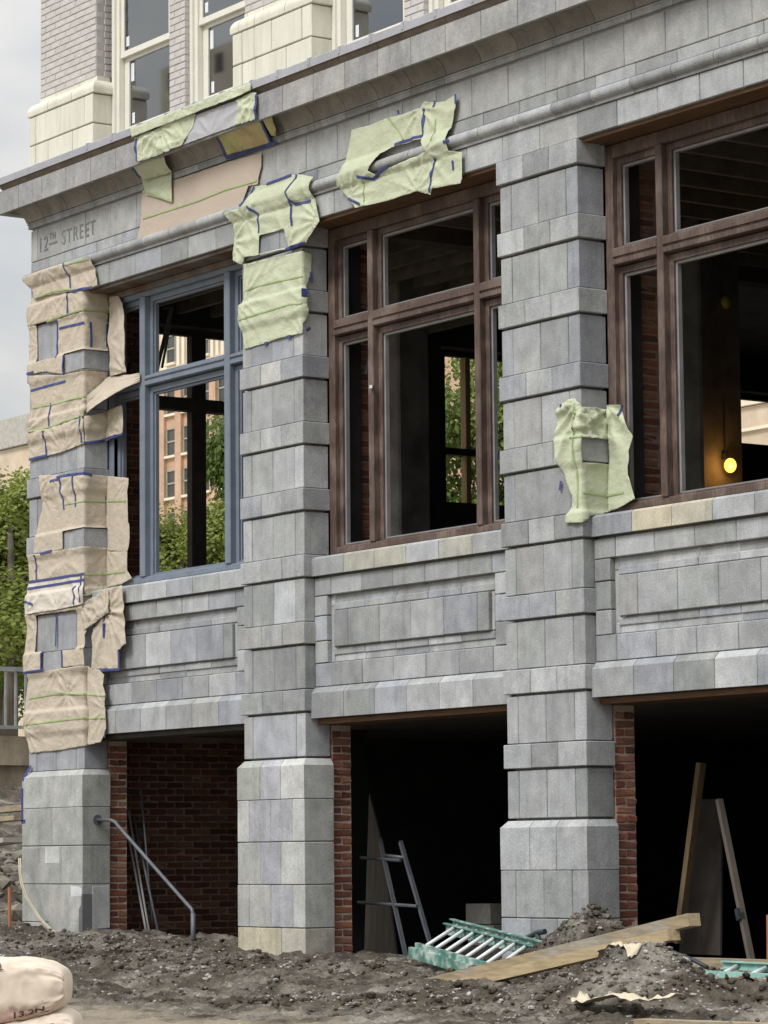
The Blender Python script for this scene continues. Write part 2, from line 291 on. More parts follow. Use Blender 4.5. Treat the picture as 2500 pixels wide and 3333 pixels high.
PIERS = [(-1.155, 0.0, 1.80, 1.745), (2.965, 3.985, 1.785, 1.725), (6.955, 7.99, 1.185, 1.13), (10.96, 11.99, 1.185, 1.13)]
pier_over = {   # plinth rows of the second pier, as seen on site
 (1, 0): [GRN, LAV, LIT], (1, 1): [LIT, LAV, LAV, LIT], (1, 2): [MID, BLU, LIT], (1, 3): [MID, MID, LAV, LIT], (1, 4): [BEI, BEI, (.47, .45, .385)]}
for pi, (xl, xr, pt, pb) in enumerate(PIERS):
    P = part('pier', B)
    core = MB(); core.box(xl + .05, xr - .05, .05, .262, -.5, 6.6); core.box(xl - .03, xr + .03, -.03, .256, -.5, pb - .01); core.build('mortar_core', M['mortar'], P)
    w = xr - xl; na = w * .147
    sx_ = [xl, xl + na, xl + w * .5, xr - na, xr]; bx = [xl - .022, xl + w / 3, xl + 2 * w / 3, xr + .022]
    zb = 6.4; exposed_blue = pi == 0
    while zb > pt - .3:
        if zb >= pt - .01:
            for i in range(3):
                c = LIT if (pi == 1 and abs(zb - 5.2) < .01 and i == 1) else ((.34, .35, .365) if exposed_blue else None)
                stone('band_stone', P, bx[i], bx[i + 1], -.022, .272, zb, zb + .2, c)
        z1 = zb - .012; z0 = max(zb - .4, pt)
        if z1 - z0 > .05:
            xs = list(sx_)
            if not exposed_blue and rnd.random() < .12: xs.pop(2)
            for a, b_ in zip(xs, xs[1:]): stone('pier_stone', P, a, b_, 0, .268, z0, z1, (.345, .355, .38) if exposed_blue and rnd.random() < .8 else None)
        zb = round(zb - .6, 3)
    # plinth: sloped weathering, then courses 0.38 high
    q = .048; zt = pb; row = 0
    px = [xl - q, xl + w / 3, xl + 2 * w / 3, xr + q]; qx = [xl - q, xl + na, xl + w * .5, xr - na, xr + q]
    while zt > -.45:
        h = (zt - (1.43 if pi < 2 else .792)) if row == 0 else .38
        xs = px if row % 2 == 0 else qx
        if pi == 0: xs = [xs[0], xs[len(xs) // 2], xs[-1]] if row > 0 else [xs[0], xs[-1]]
        cs = pier_over.get((pi, row))
        for i, (a, b_) in enumerate(zip(xs, xs[1:])):
            c = cs[i] if cs else ((.375, .385, .365) if pi == 0 else None)
            m = MB()
            if row == 0:
                e0, e1 = (a if i else a), b_; g0 = GAP
                x0_, x1_ = e0 + g0, e1 - g0; li = q if i == 0 else 0; ri = q if i == len(xs) - 2 else 0
                z0_, z1_, zt_ = zt - h + GAP, zt, pt
                vs = [(x0_, -q, z0_), (x1_, -q, z0_), (x1_, .27, z0_), (x0_, .27, z0_), (x0_, -q, z1_), (x1_, -q, z1_), (x1_, .27, z1_), (x0_, .27, z1_),
                      (x0_ + li, 0, zt_), (x1_ - ri, 0, zt_), (x1_ - ri, .27, zt_), (x0_ + li, .27, zt_)]
                m.add(vs, [(3, 2, 1, 0), (0, 1, 5, 4), (1, 2, 6, 5), (2, 3, 7, 6), (3, 0, 4, 7), (4, 5, 9, 8), (5, 6, 10, 9), (6, 7, 11, 10), (7, 4, 8, 11), (8, 9, 10, 11)])
                m.build('plinth_cap_stone', M['stone'], P, color=c or tone(), fix=True)
            else: stone('plinth_stone', P, a, b_, -q, .27, zt - h, zt, c)
        zt = round(zt - h, 3); row += 1

# spandrel panels with the recessed field, raised centre, sloped sill and lintel
def spandrel(x0, x1, seed, sillc={}):
    P = part('spandrel_panel', B); pi_ = .478
    core = MB(); core.box(x0 + .002, x1 - .002, .158, .5, 2.14, 3.56); core.build('mortar_core', M['mortar'], P)
    A = [x0] + [x0 + .525 + pi_ * k for k in range(5)] + [x1]; Bx = [x0] + [x0 + .264 + pi_ * k for k in range(6)] + [x1]
    for i, (a, b_) in enumerate(zip(A, A[1:])):
        cstone('sill_stone', P, [(-.065, 3.403), (-.065, 3.553), (-.10, 3.575), (-.45, 3.598), (-.45, 3.403)], a, b_, sillc.get(i))
    rl, rr, rb, rt = x0 + .20, x1 - .285, 2.623, 3.223
    for a, b_ in zip(Bx, Bx[1:]): stone('panel_stone', P, a, b_, .105, .2, rt, 3.386)
    for a, b_ in zip(Bx, Bx[1:]): stone('panel_stone', P, a, b_, .105, .2, 2.413, rb)
    for a, b_ in ((x0, rl), (rr, x1)):
        for u, v in ((rb, 2.82), (2.82, 3.045), (3.045, rt)): stone('panel_stone', P, a, b_, .105, .2, u, v)
    st = .135; l1, r1, b1, t1 = rl + .055, rr - .035, 2.684, 3.152; l2, r2, b2, t2 = rl + .105, rr - .085, 2.756, 3.082
    cl = lambda xs, l, r: [l] + [x for x in xs if l + .06 < x < r - .06] + [r]
    bk = MB(); bk.box(rl, rr, .156, .2, rb, rt); bk.build('recess_back', M['stone'], P, color=(.37, .37, .36))
    for a, b_ in zip(cl(Bx, l1, r1), cl(Bx, l1, r1)[1:]):
        stone('panel_stone', P, a, b_, st, .2, t2 + .002, t1); stone('panel_stone', P, a, b_, st, .2, b1, b2 - .004)
    stone('panel_stone', P, l1, l2 - .003, st, .2, b2, t2); stone('panel_stone', P, r2 + .003, r1, st, .2, b2, t2)
    for a, b_ in zip(cl(Bx, rl, rr), cl(Bx, rl, rr)[1:]):
        stone('recess_stone', P, a, b_, .149, .2, t1 - .03, rt); stone('recess_stone', P, a, b_, .149, .2, rb, b1 + .03)
    for a, b_ in zip(cl(A, l2, r2), cl(A, l2, r2)[1:]): stone('centre_stone', P, a, b_, .108, .2, b2, t2)
    for a, b_ in zip(A, A[1:]):
        cstone('lintel_stone', P, [(-.055, 2.137), (-.055, 2.358), (-.104, 2.411), (-.4, 2.411), (-.4, 2.137)], a, b_)
for i in range(3):
    x0, x1 = PIERS[i][1], PIERS[i + 1][0]
    spandrel(x0, x1, i, {1: YEL, 2: (.52, .49, .40)} if i == 2 else {1: (.43, .42, .37), 2: (.43, .42, .36), 4: (.41, .40, .36)} if i == 1 else {})
    s = MB(); s.box(x0 + .01, x1 - .01, .13, .5, 2.085, 2.130); s.build('lintel_board', M['soffit'] if i else M['darkwood'], B)
    s = MB()
    for k in range(3): s.box(x0 + .03, x1 - .01, .035 + k * .088, .119 + k * .088, 6.57 + .004 * (k % 2), 6.597)
    s.build('soffit_board', M['soffit'] if i else M['greysoffit'], B)

# frieze over the windows
XL, XR = -1.135, 12.0
FZ = part('frieze', B)
core = MB(); core.box(XL + .015, XR, .012, .45, 6.604, 7.42); core.build('mortar_core', M['mortar'], FZ)
def run(x0, step, first): return [XL] + [x for x in [first + step * k for k in range(-3, 40)] if x0 + .12 < x < XR - .1] + [XR]
for a, b_ in zip(run(XL, .5, .0), run(XL, .5, .0)[1:]): stone('lintel_stone', FZ, a, b_, 0, .30, 6.60, 6.815)
bead = [(.016, 6.818), (.016, 6.846)] + [(.016 + .05 * math.sin(math.pi * k / 10), 6.896 - .05 * math.cos(math.pi * k / 10)) for k in range(0, 11)] + [(.0, 6.95), (-.2, 6.95), (-.2, 6.818)]
for a, b_ in zip(run(XL, .5, .24), run(XL, .5, .24)[1:]): cstone('bead_stone', FZ, bead, a, b_, m0=1. if a == XL else 0.)
for a, b_ in zip(run(XL, .5, .24), run(XL, .5, .24)[1:]): stone('frieze_stone', FZ, a, b_, 0, .30, 6.952, 7.06)
for a, b_ in zip(run(XL, .505, .015), run(XL, .505, .015)[1:]): stone('frieze_stone', FZ, a, b_, rnd.uniform(-.001, .001), .30, 7.06, 7.396, rnd.choice([(.39, .40, .395), (.41, .415, .41), (.375, .385, .385), (.40, .40, .39), (.365, .37, .365)]))
# carved street name: flat letters, the shade of the cuts put into their grey
def letters(txt, x, z, size, par, name='carved_letter', y=-.0045, m='engrave', sx=1.):
    cu = bpy.data.curves.new(name, 'FONT'); cu.body = txt; cu.size = size; cu.extrude = .0008; cu.space_character = 1.16
    o = bpy.data.objects.new(name, cu); COL.objects.link(o); dg = bpy.context.evaluated_depsgraph_get(); me = bpy.data.meshes.new_from_object(o.evaluated_get(dg))
    bpy.data.objects.remove(o); me.transform(Matrix.Translation((x, y, z)) @ Matrix.Diagonal((sx, 1, 1, 1)) @ Matrix.Rotation(math.pi / 2, 4, 'X')); me.materials.clear(); me.materials.append(M[m])
    o = bpy.data.objects.new(name, me); COL.objects.link(o); o.parent = par; return o
letters('12', -.975, 7.145, .215, FZ, sx=.92); letters('TH', -.735, 7.235, .105, FZ, sx=.9)
s = MB(); s.box(-.74, -.575, -.005, .002, 7.188, 7.207); s.build('carved_bar', M['engrave'], FZ)
letters('STREET', -.475, 7.145, .21, FZ, sx=.90)

# cornice
CN = part('cornice', B)
core = MB(); core.box(XL, XR, .0, .6, 7.42, 7.93); core.build('mortar_core', M['mortar'], CN)
small = [(.02, 7.413), (.02, 7.452), (.03, 7.458), (.03, 7.472), (.012, 7.476), (-.1, 7.476), (-.1, 7.413)]
cove = [(.034, 7.479), (.04, 7.50), (.05, 7.527), (.066, 7.555), (.088, 7.582), (.115, 7.605), (.15, 7.622), (.205, 7.626), (.205, 7.64), (-.1, 7.64), (-.1, 7.479)]
fascia = [(.20, 7.60), (.225, 7.582), (.26, 7.582), (.26, 7.818), (.24, 7.826), (-.1, 7.826), (-.1, 7.64), (.20, 7.64)]
topm = [(.215, 7.828), (.225, 7.85), (.245, 7.872), (.255, 7.884), (-.1, 7.884), (-.1, 7.828)]
capp = [(.292, 7.878), (.292, 7.948), (.286, 7.955), (-.12, 8.01), (-.12, 7.888), (.28, 7.888)]
def rowx(step, first): return [XL] + [x for x in [first + step * k for k in range(-3, 60)] if XL + .15 < x < XR - .1] + [XR]
for nm, pf, st, fi, cc in (('moulding_stone', small, .5, .23, None), ('cove_stone', cove, .505, .21, (.255, .24, .22)), ('fascia_stone', fascia, .5, .075, None)):  # the dark cove tone holds the shade under the cornice
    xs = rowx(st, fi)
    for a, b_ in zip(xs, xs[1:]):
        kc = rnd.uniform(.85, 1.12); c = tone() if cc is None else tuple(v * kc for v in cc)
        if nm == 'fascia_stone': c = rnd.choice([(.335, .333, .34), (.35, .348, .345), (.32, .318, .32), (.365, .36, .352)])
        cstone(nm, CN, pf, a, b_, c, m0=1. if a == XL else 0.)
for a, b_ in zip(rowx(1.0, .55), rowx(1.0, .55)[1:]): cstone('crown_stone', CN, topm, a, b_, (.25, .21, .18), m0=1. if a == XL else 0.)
xs = [XL, -.94, .549, 1.043, 1.55, 2.06, 2.57, 3.06, 3.582, 4.031, 4.545, 5.026, 5.51, 5.996, 6.472, 7.0, 7.5, 8.0, 8.5, 9, 9.5, 10, 10.5, 11, 11.5, XR]
for i, (a, b_) in enumerate(zip(xs, xs[1:])):
    m = MB(); m.prism(capp, a + (.002 if i else 0), b_ - .002, 1. if i == 0 else 0.)
    if i > 1: m.prism([(.296, 7.90), (.296, 7.962), (.25, 7.975), (.06, 7.997), (.06, 7.95), (.25, 7.90)], a - .012, a + .022)
    if i > 1: m.prism([(.10, 7.975), (.10, 8.008), (-.03, 8.026), (-.03, 7.975)], a - .045, a + .055)
    m.build('coping_sheet', M['coping'], CN, color=(rnd.uniform(.92, 1.06),) * 3, fix=True)
# the cornice turns the corner and runs back along the side street
rt_ = MB()
for pf in (small, cove, fascia, topm, capp, bead):
    n = len(pf); vs = [(XL - p, -p, z) for p, z in pf] + [(XL - p, 13.4, z) for p, z in pf]
    rt_.add(vs, [(i, (i + 1) % n, (i + 1) % n + n, i + n) for i in range(n)] + [tuple(range(n)), tuple(range(2 * n - 1, n - 1, -1))])
rt_.build('cornice_return', M['stone'], CN, color=(.39, .385, .38), fix=True)

# upper storey: terracotta pedestals, painted brick piers, sash windows
TP = [(-1.15, .195), (2.84, 4.19), (6.83, 8.18), (10.83, 12.0)]
def tblock(par, a, b_, z0, z1, y0=-.02): stone('terracotta_block', par, a, b_, y0, .235, z0, z1, (rnd.uniform(.95, 1.04),) * 3, 'terracotta', .007)
bm_cache = []
for v in range(4):
    m = MB(); m.bevbox(-.098, .098, -.045, .045, -.0305, .0305, .004, jit=.002); o = m.build('painted_brick', M['paintbrick'], fix=True); bm_cache.append(o.data); bpy.data.objects.remove(o)
rb_cache = []
for v in range(6):
    m = MB(); m.bevbox(-.096, .096, -.046, .046, -.0262, .0262, .006, jit=.006); o = m.build('brick', M['redbrick'], fix=True); rb_cache.append(o.data); bpy.data.objects.remove(o)
def brick(name, cache, par, loc, rot=0., col=(1, 1, 1), sx=1.):
    o = bpy.data.objects.new(name, rnd.choice(cache)); COL.objects.link(o); o.parent = par; o.location = loc; o.rotation_euler = (rnd.uniform(-.012, .012), rnd.uniform(-.01, .01), rot + rnd.uniform(-.012, .012)); o.scale = (sx, 1, 1); o.color = (*col, 1)
    return o
CH = .0677
def painted_wall(par, x0, x1, y0, y1, z0, z1):
    """courses of painted brick on the front (y0) and on the right-hand return"""
    core = MB(); core.box(x0 + .005, x1 - .005, y0 + .005, y1, z0, z1); core.build('joint_core', M['paintmortar'], par)
    n = int((z1 - z0) / CH); pc = lambda: tuple([rnd.uniform(.95, 1.05)] * 3)
    for k in range(n):
        z = z0 + (k + .5) * CH; x = x0 + (0. if k % 2 else -.105)
        while x < x1 - .02:
            a, b_ = max(x, x0), min(x + .21, x1)
            if b_ - a > .045: brick('painted_brick', bm_cache, par, ((a + b_) / 2, y0 + .043, z), 0, pc(), (b_ - a - .008) / .196)
            x += .21
        y = y0 + (.0 if k % 2 == 0 else .1)
        while y < y1 - .03:
            a, b_ = max(y, y0 + .09), min(y + .21, y1)
            if b_ - a > .045: brick('painted_brick', bm_cache, par, (x1 - .043, (a + b_) / 2, z), math.pi / 2, pc(), (b_ - a - .008) / .196)
            y += .21
ZU = 9.95
for i, (a, b_) in enumerate(TP):
    P = part('terracotta_pedestal', B)
    core = MB(); core.box(a + .012, b_ - .012, -.008, .232, 8.0, 8.66); core.build('joint_core', M['tmortar'], P)
    if i < 2:
        w = b_ - a
        r1 = [a, a + .14, a + .66, a + 1.17, b_] if i == 0 else [a, a + .165, a + .38, a + .68, a + 1.185, b_]
        r2 = [a, a + .14, a + .41, a + .92, b_] if i == 0 else [a, a + .165, a + .40, a + .925, b_]
        for xs, z0, z1 in ((r2, 8.0, 8.285), (r1, 8.285, 8.59)):
            for u, v in zip(xs, xs[1:]): tblock(P, u, v, z0, z1)
        roll = [(.012, 8.594), (.026, 8.60)] + [(.02 - .09 + .098 * math.cos(t), 8.64 + .10 * math.sin(t)) for t in [x * math.pi / 16 for x in range(0, 9)]] + [(-.072, 8.745), (-.074, 8.79), (-.1, 8.79), (-.1, 8.594)]
        cuts = [a, a + .41, a + .915, b_] if i == 0 else [a, a + .12, a + .40, a + .92, b_]
        for u, v in zip(cuts, cuts[1:]):
            m = MB(); m.prism(roll, u + (.0 if u == a else .004), v - (.0 if v == b_ else .004), 1. if u == a else 0., 1. if v == b_ else 0.); m.build('terracotta_roll', M['terracotta'], P, color=(rnd.uniform(.95, 1.04),) * 3, fix=True)
        side = MB(); n = len(roll)
        for xe, sg in ((b_, 1), (a, -1)):
            vs = [(xe + sg * p, -p, z) for p, z in roll] + [(xe + sg * p, .225, z) for p, z in roll]; side.add(vs, [(q_, (q_ + 1) % n, (q_ + 1) % n + n, q_ + n) for q_ in range(n)] + [tuple(range(n)), tuple(range(2 * n - 1, n - 1, -1))])
        side.build('terracotta_roll', M['terracotta'], P, color=(.97, .97, .97), fix=True)
    else:
        for u, v, z0, z1 in ((a, (a + b_) / 2, 8, 8.285), ((a + b_) / 2, b_, 8, 8.285), (a, (a + b_) / 2, 8.285, 8.7), ((a + b_) / 2, b_, 8.285, 8.7)): tblock(P, u, v, z0, z1)
    Q = part('painted_brick_pier', B)
    if i < 2: painted_wall(Q, a + .085, b_ - .085, .07, .30, 8.79, ZU)
    else: s = MB(); s.box(a + .085, b_ - .085, .07, .30, 8.7, ZU); s.build('brick_face', M['paintbrick'], Q)
for i, (a, b_) in enumerate(((1.41, 1.71), (5.40, 5.70), (9.39, 9.69))):
    Q = part('painted_brick_mullion', B)
    if i < 2: painted_wall(Q, a, b_, .15, .30, 8.0, ZU)
    else: s = MB(); s.box(a, b_, .15, .30, 8, ZU); s.build('brick_face', M['paintbrick'], Q)
def sash(x0, x1):
    W = part('sash_window', B); z0, z1 = 7.99, ZU; zm = 8.985
    f = MB()
    f.box(x0, x0 + .055, .20, .30, z0, z1); f.box(x1 - .055, x1, .20, .30, z0, z1); f.box(x0 + .055, x0 + .11, .225, .30, z0, z1); f.box(x1 - .11, x1 - .055, .225, .30, z0, z1)
    f.box(x0 + .11, x1 - .11, .21, .31, z0, 8.13); f.build('window_frame', M['creamwood'], W)
    u = MB(); u.box(x0 + .112, x0 + .17, .245, .275, zm - .02, z1); u.box(x1 - .17, x1 - .112, .245, .275, zm - .02, z1); u.box(x0 + .112, x1 - .112, .240, .278, zm - .035, zm + .025); u.build('upper_sash', M['creamwood'], W)
    l = MB(); l.box(x0 + .115, x0 + .205, .285, .32, 8.14, zm - .03); l.box(x1 - .205, x1 - .115, .285, .32, 8.14, zm - .03); l.box(x0 + .205, x1 - .205, .283, .322, 8.14, 8.235); l.box(x0 + .205, x1 - .205, .283, .322, zm - .075, zm - .03); l.build('lower_sash', M['creamwood'], W)
    for nm, q in (('pane', (x0 + .17, x1 - .17, .258, .263, zm + .025, z1)), ('pane', (x0 + .205, x1 - .205, .30, .305, 8.235, zm - .075))):
        g = MB(); g.box(*q); g.build(nm, M['glass'], W)
    for (sx0, sx1, sz0, sz1, yy) in ((x0 + .225, x0 + .285, zm - .29, zm - .105, .297), (x0 + .245, x0 + .295, 8.26, 8.37, .297), (x0 + .20, x0 + .26, zm + .07, zm + .17, .255), (x0 + .19, x0 + .25, zm + .56, zm + .76, .255)):
        g = MB(); g.box(sx0, sx1, yy, yy + .001, sz0, sz1); g.build('sticker', M['sticker'], W)
for a, b_ in ((.195, 1.41), (1.71, 2.84), (4.19, 5.40), (5.70, 6.83), (8.18, 9.39), (9.69, 10.83)): sash(a, b_)
up = MB(); up.box(-1.06, 12.0, .07, .32, ZU, 12.3); up.box(-1.06, -.8, .32, 13.4, 8.0, 12.3); up.box(11.75, 12., .32, 13.4, 8., 12.3); up.box(-.8, 11.75, 13.1, 13.4, 8., 12.3); up.box(-1.06, 12, .07, 13.4, 12.3, 12.6)
up.build('upper_wall', M['paintbrick'], B, color=(1, 1, 1))
# ------------------------------------------------------------------ inside of the building: side wall, slabs, joists, columns
SW = part('side_wall', B)
OPEN = [(1.1, 3.0, 3.50, 6.45), (4.80, 7.7, 4.77, 6.52), (9.16, 12.2, 5.72, 6.36)]
def wall_leaf(x0, x1, name, m, c=None):
    s = MB(); y = .285; s.box(x0, x1, .285, 13.4, -.6, 3.40)
    for a, b_, z0, z1 in OPEN:
        s.box(x0, x1, y, a, 3.40, 7.41); s.box(x0, x1, a, b_, 3.40, z0); s.box(x0, x1, a, b_, z1, 7.41); y = b_
    s.box(x0, x1, y, 13.4, 3.40, 7.41); s.build(name, m, SW, color=c)
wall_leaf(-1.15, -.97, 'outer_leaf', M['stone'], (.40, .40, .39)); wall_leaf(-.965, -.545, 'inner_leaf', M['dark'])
mw = MB(); mw.box(-.545, -.484, .30, 3.2, -.45, 2.155); mw.box(-.545, -.488, .30, 1.09, 3.4, 6.6); mw.build('mortar_bed', M['shademortar'], SW)
RED = [(.245, .095, .06), (.21, .08, .052), (.28, .115, .07), (.185, .068, .046), (.25, .12, .085), (.15, .065, .05), (.30, .15, .10)]
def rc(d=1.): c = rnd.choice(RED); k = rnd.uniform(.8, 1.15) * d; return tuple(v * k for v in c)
BR = part('basement_brick_wall', B)
k = 0; z = .0
while z < 2.08:
    y = .40 - (.105 if k % 2 else 0)
    while y < 2.25:
        brick('brick', rb_cache, BR, (-.53 + .034 + rnd.uniform(-.004, .006) - .046 + .02, y + .1, z + .034), math.pi / 2, rc(.6), 1.); y += .2085  # brick colours lowered to stand for the basement's shade
    z += CH; k += 1
BU = part('window_bay_brick', B)
k = 0; z = 3.62
while z < 6.5:
    y = .52 - (.105 if k % 2 else 0)
    while y < 1.03:
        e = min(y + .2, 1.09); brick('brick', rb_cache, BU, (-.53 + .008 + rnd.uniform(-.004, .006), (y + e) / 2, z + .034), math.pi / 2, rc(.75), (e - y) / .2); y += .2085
    z += CH; k += 1
for i in (0, 1, 2):      # brick backing of each pier, seen in the basement openings
    xr = PIERS[i][1]; J = part('brick_jamb', B)
    core = MB(); core.box(xr - .5, xr - .007, .285, .487, -.5, 2.08); core.build('mortar_bed', M['redmortar'], J)
    k = 0; z = -.20
    while z < 2.03:
        xo = xr - .046 + rnd.uniform(.0, .007)
        if k % 2: brick('brick', rb_cache, J, (xo, .383, z + .034), math.pi / 2, rc(1.1), 1.02)
        else:
            brick('brick', rb_cache, J, (xo, .335, z + .034), math.pi / 2, rc(1.1), .47); brick('brick', rb_cache, J, (xo + rnd.uniform(-.008, .008), .437, z + .034), math.pi / 2, rc(1.1), .49)
        z += CH; k += 1
for i in (1, 2):      # the same backing beside the ground floor windows, behind the frames
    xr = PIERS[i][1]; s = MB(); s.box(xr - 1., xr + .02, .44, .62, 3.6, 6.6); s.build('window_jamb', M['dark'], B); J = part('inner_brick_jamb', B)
    core = MB(); core.box(xr - .6, xr - .055, .62, .86, 3.5, 6.6); core.build('mortar_bed', M['shademortar'], J); z = 3.6
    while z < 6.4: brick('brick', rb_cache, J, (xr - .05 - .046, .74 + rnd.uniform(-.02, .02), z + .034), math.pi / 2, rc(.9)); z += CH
s = MB(); s.box(-.54, 11.9, .5, 13.1, 2.16, 3.30); s.box(-.54, 11.9, .47, 13.1, 6.80, 7.40); s.box(-.54, 11.9, .62, 13.1, -.6, -.34); s.build('floor_slab', M['floor'], B)
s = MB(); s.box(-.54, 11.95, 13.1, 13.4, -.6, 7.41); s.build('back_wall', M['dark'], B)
s = MB(); s.box(11.95, 12.2, .27, 13.4, -.6, 7.41); s.build('end_wall', M['stone'], B, color=(.36, .365, .37))
for x in (-.5, 3.4, 7.4, 11.2): s = MB(); s.box(x - .05, x + .3, .47, .75, 6.6, 6.8); s.build('bearing', M['dark'], B)
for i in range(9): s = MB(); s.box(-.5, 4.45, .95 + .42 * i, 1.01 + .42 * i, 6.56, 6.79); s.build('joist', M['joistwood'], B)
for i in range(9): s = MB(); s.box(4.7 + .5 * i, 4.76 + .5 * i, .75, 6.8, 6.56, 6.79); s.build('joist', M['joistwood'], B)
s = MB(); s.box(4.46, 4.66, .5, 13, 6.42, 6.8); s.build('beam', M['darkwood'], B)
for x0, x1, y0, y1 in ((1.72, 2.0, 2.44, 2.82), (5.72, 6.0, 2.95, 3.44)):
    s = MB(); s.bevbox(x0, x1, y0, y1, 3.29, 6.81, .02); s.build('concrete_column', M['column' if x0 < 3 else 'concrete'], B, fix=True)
for x0, x1 in ((1.2, 1.6), (4.9, 5.3)): s = MB(); s.box(x0, x1, 1.9, 2.3, -.4, 2.5); s.build('basement_column', M['dark'], B)
# side street windows seen through the rooms
def sidewin(a, b_, z0, z1, ms, wm, tz, stud=False, mz0=None):
    W = part('side_window', B); f = MB()
    f.box(-.84, -.76, a, a + .06, z0, z1); f.box(-.84, -.76, b_ - .06, b_, z0, z1); f.box(-.84, -.76, a + .06, b_ - .06, z1 - .06, z1); f.box(-.84, -.76, a + .06, b_ - .06, z0, z0 + .05); f.build('window_frame', M['darkwood'], W)
    for y0, y1 in ms: s = MB(); s.box(-.85, -.75, y0, y1, z0 + .05, z1 - .06); s.build('stud' if stud else 'mullion', M[wm], W)
    if tz: s = MB(); s.box(-.865, -.74, a + .06, b_ - .06, tz[0], tz[1]); s.build('transom', M['darkwood'], W)
sidewin(1.1, 3.0, 3.5, 6.45, [(1.71, 1.885)], 'darkwood', (5.59, 5.725))
sidewin(4.95, 7.7, 4.77, 6.52, [(5.285, 5.35), (6.2, 6.26)], 'palewood', (5.35, 5.425), True)
sidewin(9.3, 12.2, 5.72, 6.36, [], 'palewood', None)

# ------------------------------------------------------------------ ground floor window frames (glass not yet fitted)
def frame_window(x0, x1, m, mw_, blue=False):
    W = part('storefront_window', B); Y0, Y1 = .272, .40; off = .69
    ml = x0 + off; mr_ = x1 - off; z0, z1 = 3.603, 6.565; t0, t1 = (5.545, 5.655) if blue else (5.57, 5.72)
    hd = 6.455; fj = .10
    for nm, q in (('jamb', (x0 + .005, x0 + fj, Y0, Y1, z0, z1)), ('jamb', (x1 - fj, x1 - .005, Y0, Y1, z0, z1)), ('head_rail', (x0 + fj, x1 - fj, Y0, Y1, hd, z1)), ('bottom_rail', (x0 + fj, x1 - fj, Y0, Y1, z0, 3.665)),
                  ('mullion', (ml - mw_ / 2, ml + mw_ / 2, Y0 - .015, Y1 + .02, 3.665, hd)), ('mullion', (mr_ - mw_ / 2, mr_ + mw_ / 2, Y0 - .015, Y1 + .02, 3.665, hd))):
        s = MB(); s.bevbox(*q, .008); s.build(nm, m, W, fix=True)
    for a, b_ in ((x0 + fj, ml - mw_ / 2), (ml + mw_ / 2, mr_ - mw_ / 2), (mr_ + mw_ / 2, x1 - fj)):
        s = MB(); s.prism([(-Y0, t0 + .01), (-Y0 + .012, t0 + .018), (-Y0 + .012, t0 + .055), (-Y0 - .004, t0 + .06), (-Y0 - .004, t0 + .075), (-Y0 + .012, t0 + .08), (-Y0 + .012, t1 - .012), (-Y0, t1), (-Y1, t1), (-Y1, t0 + .01)], a, b_); s.build('transom', m, W, fix=True)
        for u, v in ((3.665, t0), (t1, hd)):      # moulded inner sash and the pale stop the glass will sit against
            s = MB(); w = .055
            for q in ((a, a + w, u, v), (b_ - w, b_, u, v), (a + w, b_ - w, v - w, v), (a + w, b_ - w, u, u + w * .4)): s.box(q[0] + .001, q[1] - .001, Y0 + .05, Y1 - .01, q[2] + .001, q[3] - .001)
            s.build('sash', m, W); s = MB(); e = .024; a2, b2, u2, v2 = a + w, b_ - w, u + w * .4, v - w
            for q in ((a2, a2 + e, u2, v2), (b2 - e, b2, u2, v2), (a2 + e, b2 - e, v2 - e, v2), (a2 + e, b2 - e, u2, u2 + e * .6)): s.box(q[0] + .001, q[1] - .001, Y0 + .07, Y1 - .02, q[2] + .001, q[3] - .001)
            s.build('glazing_stop', m if blue else M['bead'], W)
    return W
# repairs and older patches on the corner plinth
for nm, q, c in (('repair_patch', (-.711, -.416, -.0525, .0, .876, 1.035), (.52, .525, .51)), ('worn_stone', (-1.2, -.835, -.051, .0, .678, 1.03), (.30, .30, .29)), ('worn_stone', (-.832, -.418, -.0505, .0, .68, .872), (.34, .34, .325)), ('repair_patch', (-.185, .035, -.0525, .0, .555, .65), (.53, .54, .53)),
                 ('worn_stone', (-.62, -.225, -.051, .0, .19, .66), (.36, .355, .335)), ('worn_stone', (-.22, .03, -.0507, .0, .19, .55), (.40, .40, .38))):
    s = MB(); s.bevbox(*q, .002, jit=.006); s.build(nm, M['stone'], B, color=c, fix=True)
s = MB(); s.bevbox(-.02, .051, -.051, .06, .16, .578, .003); s.build('dark_patch', M['stone'], B, color=(.15, .15, .155), fix=True)
s = MB(); s.bevbox(.0, .0505, .065, .262, .2, .65, .003); s.build('repair_patch', M['stone'], B, color=(.47, .48, .47), fix=True)
W1 = frame_window(0., 2.965, M['bluepaint'], .10, True)
s = MB(); s.bevbox(.02, 2.95, .235, .272, 6.505, 6.566, .006); s.build('head_board', M['greysoffit'], W1, fix=True)
W2 = frame_window(3.985, 6.955, M['brownwood'], .078)
W3 = frame_window(7.99, 10.96, M['brownwood'], .078)
for p, q, w in (((.70, .6, 6.385), (.41, .6, 5.80), .035), ((.68, .62, 6.38), (.50, .62, 6.40), .02), ((.62, .62, 6.2), (.47, .62, 5.8), .02), ((.04, .6, 6.19), (-.17, .6, 5.84), .03)):
    s = MB(); s.beam(p, q, w, .02); s.build('sash_stay', M['darkwood'], W1)
s = MB(); s.box(.03, .10, .285, .34, 3.7, 5.1); s.build('inner_jamb', M['bluepaint'], W1)
for p, q in (((4.02, .72, 5.50), (3.76, .72, 4.94)),): s = MB(); s.beam(p, q, .022, .015); s.build('sash_stay', M['conduit'], W2)
s = MB(); s.beam((3.735, .7, 5.285), (3.85, .7, 5.16), .02, .02); s.build('wood_offcut', M['palewood'], W2)
s = MB(); s.beam((4.705, .254, 5.03), (4.72, .23, 5.035), .03, .03); s.build('latch', M['galv'], W2)

